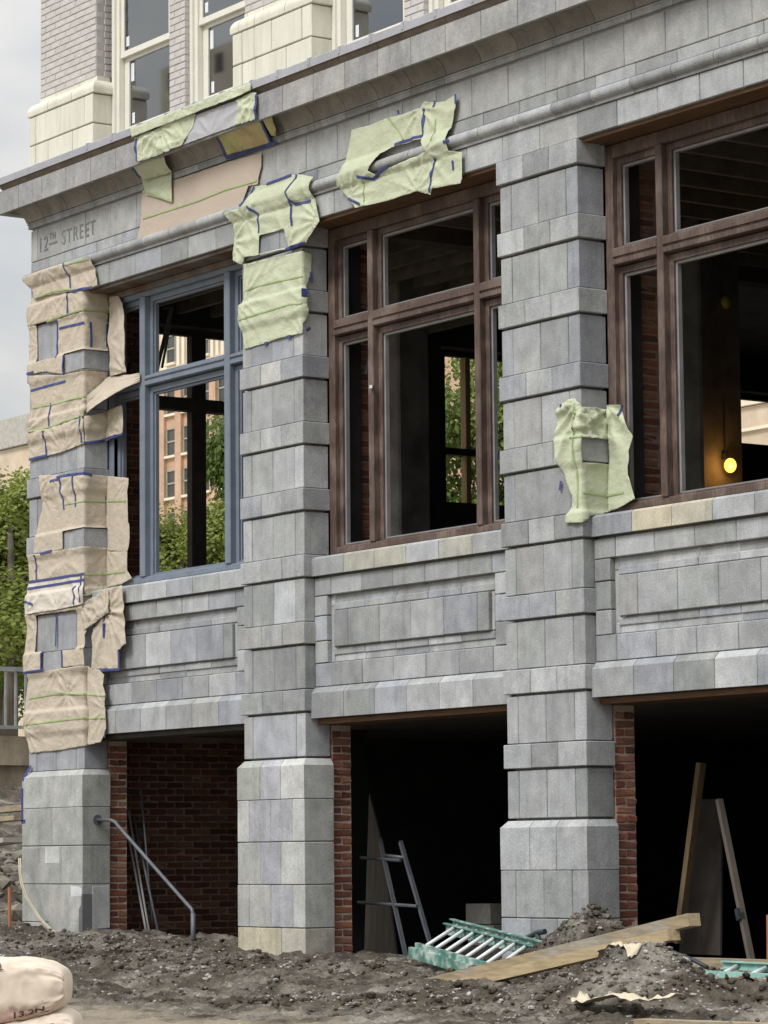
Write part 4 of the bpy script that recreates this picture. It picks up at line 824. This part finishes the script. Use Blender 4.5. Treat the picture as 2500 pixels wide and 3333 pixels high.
# loose clods and stones in the dirt (nobody could count them)
ico = bmesh.new(); bmesh.ops.create_icosphere(ico, subdivisions=1, radius=1); IV = np.array([v.co[:] for v in ico.verts]); IF = [[v.index for v in f.verts] for f in ico.faces]; ico.free()
def scatter(name, n, rmin, rmax, area, m, col, label, cat, clump=None):
    b = MB()
    for i in range(n):
        if clump and rnd.random() < .6: cx, cy, sx_, sy_ = rnd.choice(clump); x, y = rnd.gauss(cx, sx_), rnd.gauss(cy, sy_)
        else: x, y = rnd.uniform(*area[:2]), rnd.uniform(*area[2:])
        if y > -.05 and -1.3 < x < 12.2 and not any(a < x < c for a, c in ((.1, 2.85), (4.1, 6.8), (8.1, 10.9))): continue
        if y > .3 and x > -1.2: continue
        r = rmin + (rmax - rmin) * rnd.random() ** 3; sc = np.array([rnd.uniform(.7, 1.4), rnd.uniform(.7, 1.3), rnd.uniform(.45, .85)]) * r
        v = IV * sc * (1 + np.array([[rnd.uniform(-.22, .22)] for _ in IV])); a = rnd.uniform(0, 6.28); c, s_ = math.cos(a), math.sin(a); v = v @ np.array([[c, s_, 0], [-s_, c, 0], [0, 0, 1]])
        b.add((v + np.array([x, y, ground(x, y) + r * .2])).tolist(), IF)
    o = b.build(name, m, color=col); tag(o, label, cat, kind='stuff')
CL = [(9.0, -.8, .5, .4), (11.3, -2.4, .6, .5), (2., -1., 1.2, .4), (5., -1.3, 1.2, .5), (9.6, -3.2, .7, .4)]
scatter('dirt_clods', 8500, .006, .040, (-1.2, 14, -4.2, .2), M['dirt'], (1, 1, 1), 'brown earth clods strewn over the churned site ground', 'dirt', CL)
scatter('light_gravel', 3600, .006, .022, (-1.2, 14, -4., .2), M['rubble'], (.36, .345, .32), 'small pale stone chips scattered through the dirt', 'gravel', CL)
scatter('bank_rubble', 900, .03, .16, (-6, -1.25, -2.5, 3.5), M['rubble'], (.21, .185, .15), 'broken stones and earth lumps on the bank behind the corner pier', 'rubble')

# ------------------------------------------------------------------ things on the ground and in the openings
def at(x, y, dz=0.): return (x, y, ground(x, y) + dz)
# green extension ladder lying on the dirt: two rails, a second pair under them, white rungs
def ladder(label, a0, a1, b0, b1, n, skew, railm, rungm, base, ru=.016, rails=((0, 0),), h=.075):
    t = thing('ladder', label, 'ladder', base); up_ = Vector((0, 0, 1))
    a0, a1, b0, b1 = map(Vector, (a0, a1, b0, b1))
    for off in rails:
        o = Vector((off[0], 0, off[1]))
        for p, q, e in ((a0, a1, 1), (b0, b1, -1)):
            s = MB(); d = (q - p).normalized(); sd_ = d.cross(up_).normalized(); s.beam(p + o, q + o, .008, h); 
            for z in (h / 2, -h / 2): s.beam(p + o + up_ * z + sd_ * .014 * e, q + o + up_ * z + sd_ * .014 * e, .034, .010)
            s.build('rail', railm, t)
    for i in range(n):
        u = (i + skew) / n; s = MB(); s.tube([a0.lerp(a1, u), b0.lerp(b1, u)], ru, 10); s.build('rung', rungm, t, smooth=True)
    return t
ladder('green fibreglass extension ladder with white rungs lying on the dirt before the third pier', (6.80, -.45, .37), (8.60, -.90, .225), (6.77, -.8, .185), (8.55, -1.22, .03), 9, .55, M['fibreglass'], M['alu'], (7.6, -.8, 0.1), rails=((0, 0), (-.09, -.035)))
ladder('pale aqua ladder lying flat on the dirt at the right picture edge', (10.38, -.7, .13), (13.2, -.75, .10), (10.6, -1.05, .075), (13.2, -1.1, .06), 9, .5, M['aqua'], M['alu'], (11.8, -.9, .05), h=.05)
ladder('dim grey scaffold ladder leaning inside the middle basement opening', (3.845, .9, 1.06), (4.25, .9, .0), (4.11, .92, 1.035), (4.62, .92, .0), 1, .13, M['steel'], M['steel'], (4.3, .9, 0), h=.03)
s = MB()
for z, xa, xb in ((.905, 3.55, 4.15), (.50, 3.5, 4.40), (.045, 3.5, 4.5)): s.tube([(xa, .88, z), (xb, .9, z - .03)], .016, 8)
tag(s.build('scaffold_rail', M['steel']), 'grey scaffold cross rails behind the dim leaning ladder', 'scaffold')
# two long planks stacked, resting over the dirt mounds
t = thing('timber_plank', 'thick weathered timber plank propped over the dirt mounds, upper of two', 'timber', (9.7, -1.6, .2))
s = MB(); s.beam((8.02, -1.62, -.055), (11.30, -1.74, .475), .10, .085); s.build('plank', M['timber'], t)
t = thing('timber_plank', 'thinner timber plank lying just under the thick propped plank', 'timber', (9.7, -1.6, .1))
s = MB(); s.beam((8.62, -1.70, -.025), (11.16, -1.80, .375), .10, .075); s.build('plank', M['yellowtimber'], t)
for p, q, w, h, lab, mm in (((9.45, -.32, .10), (13.5, -.32, .105), .10, .11, 'squared timber lying across the foot of the right basement opening', 'timber'), ((13.02, -3.62, -.07), (15.2, -3.3, -.06), .12, .05, 'pale timber board lying flat in the nearest dirt at the bottom right', 'timber'),
                        ((7.86, 1.0, .2), (8.13, 1.05, 1.63), .075, .045, 'brown plank leaning upright inside the right basement opening', 'shadeplank'), ((8.99, .8, .0), (8.57, .85, 1.33), .048, .04, 'grey stud with a black band leaning inside the right basement opening', 'ply')):
    s = MB(); s.beam(p, q, w, h); o = s.build('timber_board', M[mm]); tag(o, lab, 'timber')
    if 'black band' in lab: s = MB(); s.beam((8.83, .8, .485), (8.86, .796, .40), .054, .046); s.build('band', M['hose'], o)
for pts_, lab in (([(2.9, 1.35, .0), (3.50, 1.3, .0), (3.12, 1.42, 1.0), (2.86, 1.45, 1.5)], 'grey plywood sheets leaning by the brick jamb of the middle opening'), ([(7.45, 1.35, .1), (8.02, 1.3, .1), (7.9, 1.45, 1.35), (7.55, 1.45, 1.35)], 'dark plywood sheet behind the leaning brown plank'),
                  ([(8.5, 1.5, .05), (9.4, 1.4, .05), (9.1, 1.6, 1.5), (8.3, 1.6, 1.5)], 'dark sheet standing behind the leaning grey stud')):
    s = MB(); n = 4; vs = [Vector(p) for p in pts_] + [Vector(p) + Vector((0, .02, 0)) for p in pts_]; s.add(vs, [(0, 1, 2, 3), (7, 6, 5, 4), (0, 4, 5, 1), (1, 5, 6, 2), (2, 6, 7, 3), (3, 7, 4, 0)]); tag(s.build('plywood_sheet', M['ply' if 'jamb' in lab else 'darkwood']), lab, 'plywood')  # two right-hand sheets use dark wood: the opening's shade is put into their colour
for (x, z, w), lab in (((3.69, .285, .38), 'upper grey concrete block on the pair in the dark middle opening'), ((3.72, .09, .40), 'lower grey concrete block under the other in the middle opening')):
    s = MB(); s.bevbox(x, x + w, 1.95, 2.14, z, z + .187, .006); tag(s.build('concrete_block', M['block'], fix=True), lab, 'block')
s = MB(); s.box(3.3, 4.6, 1.7, 2.5, -.34, .088); tag(s.build('block_pallet', M['darkwood']), 'dark pallet carrying the two concrete blocks', 'pallet')
# pipe handrail fixed to the corner plinth
t = thing('handrail', 'bent grey pipe handrail running from the corner plinth down across the left basement opening', 'handrail', (1.85, .12, .05))
s = MB(); s.tube([(.05, .12, 1.30), (.30, .12, 1.295), (.40, .12, 1.275), (.46, .12, 1.235), (1.20, .12, .805), (1.78, .12, .47), (1.84, .12, .44), (1.86, .12, .40), (1.865, .12, .05)], .018, 10); s.build('rail', M['steel'], t, smooth=True)
s = MB(); s.tube([(.047, .12, 1.30), (.056, .12, 1.30)], .05, 14); s.build('wall_flange', M['steel'], t)
s = MB(); s.tube([(1.865, .12, .40), (1.865, .12, .05)], .024, 10); s.build('post_sleeve', M['steel'], t, smooth=True)
for i, (p, q, r, mm, lab) in enumerate((((-.34, .70, 1.39), (.15, .68, .06), .012, 'conduit', 'tallest thin pale conduit leaning in the left basement opening'), ((-.345, .69, 1.20), (.13, .66, .06), .013, 'conduit', 'shorter thin pale conduit leaning beside the tallest one'),
                                      ((-.30, .74, 1.33), (.305, .70, .05), .014, 'steel', 'grey conduit whose foot stands right of the pale pair'), ((-.16, .74, 1.62), (.10, .72, .30), .011, 'steel', 'dark steep rod leaning behind the conduits'))):
    s = MB(); s.tube([p, q], r, 8); tag(s.build('conduit', M[mm], smooth=True), lab, 'conduit', 'conduits leaning in the left opening')
# left of the corner: survey stake, cables, planks in the bank
s = MB(); x, y = -.89, -.35; s.beam((x, y, .25), (x - .01, y, .64), .032, .02, (0, 1, 0)); tag(s.build('survey_stake', M['orange']), 'orange wooden stake driven into the dirt by the corner pier', 'stake')
for i, (dx, lab) in enumerate(((0, 'tan cable drooping down the bank to the corner pier, left one'), (.035, 'tan cable drooping close to the pier, right one'))):
    P_ = [(-.945 + dx, -.22, .93), (-.88 + dx, -.25, .78), (-.79 + dx, -.28, .68), (-.66 + dx, -.30, .55), (-.5 + dx, -.31, .44), (-.36 + dx, -.31, .34), (-.18 + dx, -.31, .25), (.02 + dx, -.32, .19)]
    s = MB(); s.tube(P_, .008, 8); tag(s.build('cable', M['cable'], smooth=True), lab, 'cable', 'cables by the corner pier')
for p, q, w, h, lab in (((-5.2, 1.5, 1.46), (-2.4, 1.1, 1.50), .2, .06, 'grey plank lying highest on the earth bank left of the pier'), ((-5.2, .9, 1.30), (-2.4, .6, 1.36), .2, .05, 'plank lying second from the top on the earth bank'), ((-4.4, .3, .98), (-1.6, .1, 1.12), .3, .05, 'pale slab edge lying lower on the earth bank')):
    s = MB(); s.beam(p, q, w, h); tag(s.build('timber_board', M['plaster' if 'slab' in lab else 'timber']), lab, 'timber')
s = MB(); s.beam((-1.5, .9, 1.2), (-1.45, .9, 1.98), .12, .1, (0, 1, 0)); tag(s.build('timber_post', M['soffit']), 'dark brown post standing in the gap left of the corner pier', 'post')
# black hose, orange barrier end, drain pieces and scraps
s = MB(); s.tube([(9.5, -.75, .30), (9.75, -.7, .225), (10.05, -.68, .15), (10.2, -.7, .11)], .016, 8); tag(s.build('hose', M['hose'], smooth=True), 'black hose running down the right side of the dirt mound', 'hose')
s = MB(); s.beam((10.36, -.25, .02), (10.37, -.25, .47), .05, .02, (0, 1, 0)); tag(s.build('barrier_post', M['orange']), 'orange barrier post cut off by the right picture edge', 'barrier')
s = MB(); s.tube([(8.0, -.62, .28), (8.1, -.60, .32), (8.2, -.6, .33)], .022, 8); s.tube([(8.1, -.6, .31), (8.16, -.62, .26)], .02, 8); tag(s.build('bent_iron', M['hose']), 'black bent iron bit between ladder and mound', 'iron bit')
def scrap(label, pts_, w, m, seed):
    s = MB(); n = 26; P_ = [Vector(p) for p in pts_]
    for i in range(n + 1):
        f = i / n * (len(P_) - 1); k = min(int(f), len(P_) - 2); c = P_[k].lerp(P_[k + 1], f - k)
        for j in range(6):
            u = (j / 5 - .5) * w * (1 + .5 * noise.noise(Vector((i * .4, seed, 1)))); q = c + Vector((.25 * u, -.9 * u, 0)); q.z = max(q.z, ground(q.x, q.y) + .012) + .035 * abs(noise.noise(Vector((q.x * 9, q.y * 9, seed)))) + .03 * max(0, noise.noise(Vector((i * .5, j * .5, seed)))); s.v.append(tuple(q))
    for i in range(n):
        for j in range(5): s.f.append((i * 6 + j, (i + 1) * 6 + j, (i + 1) * 6 + j + 1, i * 6 + j + 1))
    s.mi = [0] * len(s.f); o = s.build('paper_scrap', M[m], smooth=True); mo = o.modifiers.new('thickness', 'SOLIDIFY'); mo.thickness = .002; return tag(o, label, 'paper scrap')
scrap('cream torn paper draped over the crest of the nearer dirt mound', [(10.98, -2.25, .2), (11.1, -2.35, .27), (11.3, -2.4, .32), (11.55, -2.45, .24)], .14, 'scrap', 1)
scrap('long crumpled cream paper strip on the dirt at the lower right', [(11.55, -2.95, .0), (11.75, -3.0, -.02), (12.0, -2.95, .04), (12.25, -2.95, .0), (12.5, -2.9, .04)], .2, 'scrap', 5)
scrap('blue torn scrap beside the cream paper on the mound', [(10.93, -2.15, .2), (11.02, -2.2, .22)], .10, 'bluetape', 7)
scrap('pale grey plastic scrap standing in the dirt behind the bags', [(3.1, -2.6, .06), (3.3, -2.75, .1)], .22, 'sticker', 12)
scrap('brown cardboard piece in the dirt near the aqua ladder', [(11.4, -1.5, .06), (11.7, -1.6, .07), (12.0, -1.6, .02)], .2, 'soffit', 15)

# ------------------------------------------------------------------ mortar bags on a pallet, close to the camera
rx = Vector((.5698, .8218, 0)); fx = Vector((-.8218, .5698, 0)); zx = Vector((0, 0, 1))
O = Vector((27.4874, -15.451, .9)) + fx * 11.9 * 1.0
def bagpt(lat, dep, z): return O + rx * lat + fx * dep + zx * (z - .9)
def sack(label, lat0, lat1, zc0, zc1, thick, depth, seed, ep):
    """a filled paper sack: rounded cushion with pinched, creased ends; lies tilted between zc0 (left) and zc1 (right)"""
    t = thing('mortar_bag', label, 'mortar bag', tuple(bagpt((lat0 + lat1) / 2, depth / 2, min(zc0, zc1) - thick / 2)))
    nu, nv = 110, 84; s = MB()
    def P(u, a):
        w = u * 2 - 1; e = max(0., 1 - abs(w) ** ep) ** .6; e = .34 + .66 * e
        ca, sa = math.cos(a), math.sin(a); ex = .45
        y = math.copysign(abs(ca) ** ex, ca) * depth / 2 * (.93 + .07 * e); z = math.copysign(abs(sa) ** (ex + .1), sa) * thick / 2 * e
        lat = lat0 + (lat1 - lat0) * u
        wr = .012 * noise.noise(Vector((u * 9 + seed, a * 2.2, 1))) + .007 * (1 - abs(noise.noise(Vector((u * 16 + seed, a * 2.5, 4)))) * 2.5) + .022 * (1 - abs(noise.noise(Vector((u * 3 + seed, a * 4.2, 8)))) * 2.4) * abs(w) ** 5
        r_ = 1 + wr * 4
        return bagpt(lat, depth / 2 - y * r_, zc0 + (zc1 - zc0) * u + z * r_)
    for i in range(nu + 1):
        for j in range(nv): s.v.append(tuple(P(i / nu, 2 * math.pi * j / nv)))
    for i in range(nu):
        for j in range(nv): s.f.append((i * nv + j, i * nv + (j + 1) % nv, (i + 1) * nv + (j + 1) % nv, (i + 1) * nv + j))
    s.f.append(tuple(range(nv))); s.f.append(tuple(range(nu * nv + nv - 1, nu * nv - 1, -1))); s.mi = [0] * len(s.f)
    body = s.build('sack', M['bag'], t, smooth=True, fix=True)
    def patch(name, u0, u1, a0, a1, m, lift=.0015, n=10):
        q = MB(); worn = name == 'pink_band'
        for i in range(n + 1):
            for j in range(n + 1):
                u = u0 + (u1 - u0) * i / n; a = a0 + (a1 - a0) * j / n; p = P(u, a); c = bagpt(lat0 + (lat1 - lat0) * u, depth / 2, zc0 + (zc1 - zc0) * u); d = (p - c).normalized(); q.v.append(tuple(p + d * lift))
        for i in range(n):
            for j in range(n):
                if worn and noise.noise(Vector((i * .13, j * .13, 3))) * .5 + noise.noise(Vector((i * .5, j * .5, 6))) * .25 + min(i, n - i, j + 3, n - j) / n * 1.6 < .22: continue
                q.f.append((i * (n + 1) + j, (i + 1) * (n + 1) + j, (i + 1) * (n + 1) + j + 1, i * (n + 1) + j + 1))
        q.mi = [0] * len(q.f); return q.build(name, M[m], t, smooth=True)
    def text(txt, u, a, size, m, slope):
        cu = bpy.data.curves.new('print', 'FONT'); cu.body = txt; cu.size = size; cu.align_x = 'CENTER'; cu.offset = .0012
        o = bpy.data.objects.new('print', cu); COL.objects.link(o); me = bpy.data.meshes.new_from_object(o.evaluated_get(bpy.context.evaluated_depsgraph_get())); bpy.data.objects.remove(o)
        for v in me.vertices:
            uu = u + v.co.x / (lat1 - lat0); aa = a + v.co.y / (thick * .62); p = P(uu, aa); c = bagpt(lat0 + (lat1 - lat0) * uu, depth / 2, zc0 + (zc1 - zc0) * uu); v.co = p + (p - c).normalized() * .008 - wloc(t)
        me.materials.clear(); me.materials.append(M[m]); o = bpy.data.objects.new('print', me); COL.objects.link(o); o.parent = t
    return t, patch, text
t, patch, text = sack('upper cream paper mortar bag with pink band and black 3.2N print', -2.05, -1.200, .375, .428, .262, .34, 3, 3.2)
patch('pink_band', .60, .97, -1.05, -.16, 'bagpink', .0015, 40)
text('13.2N', .845, -.60, .050, 'brownink', 0)
for k in range(3): patch('print', .60, .735 - .012 * k, .46 + .16 * k, .50 + .16 * k, 'ink', .006, 8)
for k in range(4): patch('print', .615 + .03 * k, .632 + .03 * k, .50, .78, 'ink', .0065, 6)
t, patch, text = sack('lower cream mortar bag with a black barcode, under the printed one', -2.05, -1.160, .06, .262, .215, .36, 11, 9)
patch('barcode', .85, .915, -.30, .30, 'ink', .006)
for k in range(6): patch('barcode', .74 + .016 * k, .748 + .016 * k, -.30, .22, 'ink', .006, 4)
s = MB()
for dz in (-.02,):
    pl = thing('pallet', 'wooden pallet stack carrying the mortar bags', 'pallet', tuple(bagpt(-1.45, .2, -.1)))
for k in range(5):
    s = MB(); a = bagpt(-1.85, -.05 + .11 * k, -.005); b_ = bagpt(-1.08, -.05 + .11 * k, -.005); s.beam(a, b_, .09, .025); s.build('slat', M['timber'], pl)
for k in range(3):
    s = MB(); a = bagpt(-1.8 + .33 * k, -.1, -.09); b_ = bagpt(-1.8 + .33 * k, .5, -.09); s.beam(a, b_, .09, .14); s.build('bearer', M['timber'], pl)

# ------------------------------------------------------------------ work lamps on the column of the right room
for (y, z, lit, lab) in ((3.205, 4.36, True, 'glowing amber work lamp on the dark column in the right window'), (3.20, 5.845, False, 'unlit yellow caged lamp high on the same dark column')):
    t = thing('work_lamp', lab, 'lamp', (6.0, y, z))
    s = MB(); s.box(6.001, 6.03, y - .03, y + .03, z + .08, z + .13); s.build('lamp_base', M['hose'], t)
    b = bmesh.new(); bmesh.ops.create_uvsphere(b, u_segments=16, v_segments=10, radius=.055 if lit else .05); me = bpy.data.meshes.new('bulb'); b.to_mesh(me); b.free(); me.materials.append(M['bulb' if lit else 'yellowcage']); me.polygons.foreach_set('use_smooth', [True] * len(me.polygons))
    o = bpy.data.objects.new('bulb', me); COL.objects.link(o); o.parent = t; o.location = (.085, 0, .015); o.scale = (1, 1, 1.2)
    if lit:
        l = bpy.data.lights.new('lamp_light', 'POINT'); l.energy = 8; l.color = (1, .44, .10); l.shadow_soft_size = .045; lo = bpy.data.objects.new('lamp_light', l); COL.objects.link(lo); lo.parent = t; lo.location = (.13, -.03, .0)
    s = MB(); s.tube([(6.02, y, z + .12), (6.02, y, z + .6)], .006, 6); s.build('cord', M['dark'], t)

# ------------------------------------------------------------------ beyond the corner: retaining wall, railing, trees, far buildings
s = MB(); s.box(-11.9, -11.55, -14, 40, -.6, 2.22); s.box(-11.93, -11.45, -14, 40, 2.22, 2.62); tag(s.build('retaining_wall', M['oldcrete']), 'stained concrete retaining wall beyond the earth bank', 'wall')
RL = thing('railing', 'galvanised steel street railing on top of the retaining wall', 'railing', (-11.6, 6, 2.62))
for y in [-3.4 + 2.4 * k for k in range(10)]:
    s = MB(); s.bevbox(-11.48, -11.37, y + .02, y + .14, 2.05, 3.62, .01); s.build('post', M['galv'], RL, fix=True); s = MB(); s.bevbox(-11.50, -11.35, y, y + .16, 3.62, 3.67, .015); s.build('post_cap', M['galv'], RL, fix=True)
for z, h in ((3.52, .055), (2.72, .045)): s = MB(); s.box(-11.46, -11.40, -3.4, 18.3, z, z + h); s.build('rail', M['galv'], RL)
k = 0; y = -3.2
while y < 18:
    s = MB(); s.box(-11.445, -11.415, y, y + .028, 2.76, 3.52); s.build('baluster', M['galv'], RL); y += .155
def leafcrown(mb, centre, rad, n, size, sd):
    r_ = random.Random(sd)
    cl = []
    for i in range(26):
        while True:
            v = Vector((r_.uniform(-1, 1), r_.uniform(-1, 1), r_.uniform(-1, 1)))
            if .25 < v.length < 1: break
        cl.append((Vector((v.x * rad[0], v.y * rad[1], v.z * rad[2])) * .82, r_.uniform(.24, .42) * min(rad)))
    for i in range(n):
        c, r0 = r_.choice(cl); d = Vector((r_.gauss(0, 1), r_.gauss(0, 1), r_.gauss(0, .8))).normalized() * r0 * r_.random() ** .45
        p = Vector(centre) + c + d; nrm = (d.normalized() * .7 + Vector((r_.gauss(0, .6), r_.gauss(0, .6), .6 + r_.gauss(0, .5)))).normalized()
        t1 = nrm.cross(Vector((r_.gauss(0, 1), r_.gauss(0, 1), r_.gauss(0, 1)))).normalized(); t2 = nrm.cross(t1); s_ = size * r_.uniform(.6, 1.3)
        mb.add([p - t1 * s_ * .5, p + t2 * s_ * .38 - nrm * s_ * .06, p + t1 * s_ * .6, p - t2 * s_ * .38 - nrm * s_ * .06], [(0, 1, 2), (0, 2, 3)])
TREES = {}
def tree(x, y, z, h, rad, variant, m, label, group):
    t = thing('street_tree', label, 'tree', (x, y, z), group); key = (variant, m)
    if key not in TREES:
        s = MB(); r_ = random.Random(variant); s.tube([(x, y, z), (x + .012, y, z + .25), (x + .006, y + .006, z + .5), (x, y, z + .75)], [.022, .016, .012, .006], 8)
        for k in range(7):
            a = r_.uniform(0, 6.28); z0 = z + r_.uniform(.3, .6); s.tube([(x + .05, y, z0), (x + .12 * math.cos(a), y + .12 * math.sin(a), z0 + .12), (x + .22 * math.cos(a), y + .22 * math.sin(a), z0 + .26)], [.007, .004, .0015], 6)
        tr = s.build('trunk', M['bark'], t, smooth=True)
        s = MB(); leafcrown(s, (x, y, z + .62), (.36, .36, .40), 42000, .0145, variant); cr = s.build('crown', M[m], t)
        TREES[key] = (tr.data, cr.data)
    else:
        for nm, me in zip(('trunk', 'crown'), TREES[key]): o = bpy.data.objects.new(nm, me); COL.objects.link(o); o.parent = t
    t.scale = (rad * 3.0, rad * 3.0, h * 1.2)
    return t
G_ = 'street trees beyond the building'
tree(-23.4, 11.6, 2.9, 4.5, 2.6, 1, 'leaf2', 'yellow green leafy tree just left of the corner pier above the railing', G_)
tree(-31, 13.8, 2.9, 5.0, 3.2, 2, 'leaf', 'taller darker green tree behind the yellow green one at the left edge', G_)
tree(-36.6, 23.2, 2.9, 5.6, 2.6, 1, 'leaf2', 'yellow green tree low in the left part of the blue window', G_)
tree(-35.6, 25.6, 2.9, 8.4, 2.3, 2, 'leaf', 'tall dark green tree seen in the right part of the blue window', G_)
tree(-28.9, 25.9, 2.9, 8.4, 2.6, 3, 'leaf', 'green tree filling the side opening of the middle window', G_)
tree(-27.8, 28.0, 2.9, 6.9, 2.2, 1, 'leaf', 'green tree right of the studs in the middle window', G_)
tree(-40.5, 20.4, 2.9, 5.8, 2.4, 3, 'leaf', 'shorter green tree behind the blue window mullion', G_)

def tower(label, cat, x0, x1, y, z0, base_floors, fh, win, pitch, brick_m, cream_from, top, pil=True, grp=None):
    t = thing('tower_block', label, cat, ((x0 + x1) / 2, y, z0)); ww, wh = win
    s = MB(); s.box(x0, x1, y, y + 22, z0, cream_from); s.build('brick_wall', M[brick_m], t)
    s = MB(); s.box(x0 - .15, x1 + .15, y - .15, y + 22, cream_from, top); s.build('cream_wall', M['towercream'], t)
    s = MB(); s.box(x0 - .4, x1 + .4, y - .55, y + 22, cream_from - .35, cream_from + .25); s.build('stone_belt', M['towercream'], t)
    return t
TW = tower('tall orange brick tower with cream upper storey seen through the windows', 'building', -212, -150, 118, 2.9, 9, 3.35, (1.15, 2.1), 2.6, 'towerbrick', 41.0, 52)
# only the part of the tower that shows through the openings gets its windows
def tw_window(x, z, w, h, y, par, cream=False):
    f = MB(); f.box(x - w / 2, x + w / 2, y - .02, y + .05, z, z + h); o = f.build('window', M['towerglass'], par)
    g = MB(); yy = y - .10
    for q in ((x - w / 2 - .06, x - w / 2 + .06, z, z + h), (x + w / 2 - .06, x + w / 2 + .06, z, z + h), (x - w / 2, x + w / 2, z + h * .48, z + h * .54), (x - w / 2, x + w / 2, z + h - .1, z + h)): g.box(q[0], q[1], yy, yy + .1, q[2], q[3])
    g.build('window_frame', M['towerframe'], o)
    g = MB(); g.box(x - w / 2 - .15, x + w / 2 + .15, y - .28, y - .01, z - .22, z - .02); g.build('sill', M['towercream'], o)
fl = [37.55 - 3.48 * k for k in range(8)]
for x in [-200.65 + 2.7 * k for k in range(16)]:
    for z in fl: tw_window(x, z, 1.4, 2.25, 118, TW)
for x in [-200.3 + 5.3 * k for k in range(8)]:
    tw_window(x, 41.75, 1.35, 2.3, 117.84, TW)
    for dx in (1.6, 2.4, 3.2): s = MB(); s.box(x + dx - .22, x + dx + .22, 117.45, 117.84, 41.28, 50); s.build('pilaster', M['towercream'], TW)
for x in [-200.65 + 2.7 * k + 1.35 for k in range(15)]: s = MB(); s.box(x - .48, x + .48, 117.72, 118.0, 5, 40.6); s.build('brick_pier', M['towerbrick'], TW)
TB = thing('tan_building', 'tan building with pale string lines seen past the dark column in the right window', 'building', (-120, 118, 2.9))
s = MB(); s.box(-146, -104, 118, 140, 2.9, 29.35); s.build('wall', M['tanwall'], TB)
s = MB(); s.box(-146, -104, 117.7, 140, 29.4, 29.9); s.build('parapet', M['towercream'], TB)
s = MB(); s.box(-146, -104, 117.75, 118, 27.75, 27.95); s.build('string_course', M['towercream'], TB)
LB = thing('far_building', 'low tan stone building with pale parapet and arched openings at the far left', 'building', (-152, 79, 2.9))
s = MB(); s.box(-175, -146.8, 79, 84, 2.9, 27.0); s.build('stone_wall', M['tanwall'], LB)
s = MB(); s.box(-175.3, -146.6, 78.7, 84.3, 27.05, 28.9); s.build('parapet', M['plaster'], LB)
for k in range(10):
    x = -160 + 2.1 * k; s = MB(); s.box(x - .5, x + .5, 78.9, 79.05, 22, 24.0); s.tube([(x, 78.9, 24.0), (x, 79.05, 24.0)], .5, 16); o = s.build('arched_window', M['towerglass'], LB)
# a cream building across the street, mirrored in the upper panes
CB = thing('cream_building', 'cream building across the street, mirrored in the upper window panes', 'building', (-150, -100, -.7))
s = MB(); s.box(-154.2, -145.2, -112, -92, -.7, 54.4); s.build('wall', M['towercream'], CB)
for x in (-153.2, -150.2, -147.2):
    for z in (52.6, 48.6, 44.6, 40.6): s = MB(); s.box(x, x + 1.0, -92.1, -91.96, z, z + 1.3); s.build('window', M['towerglass'], CB)
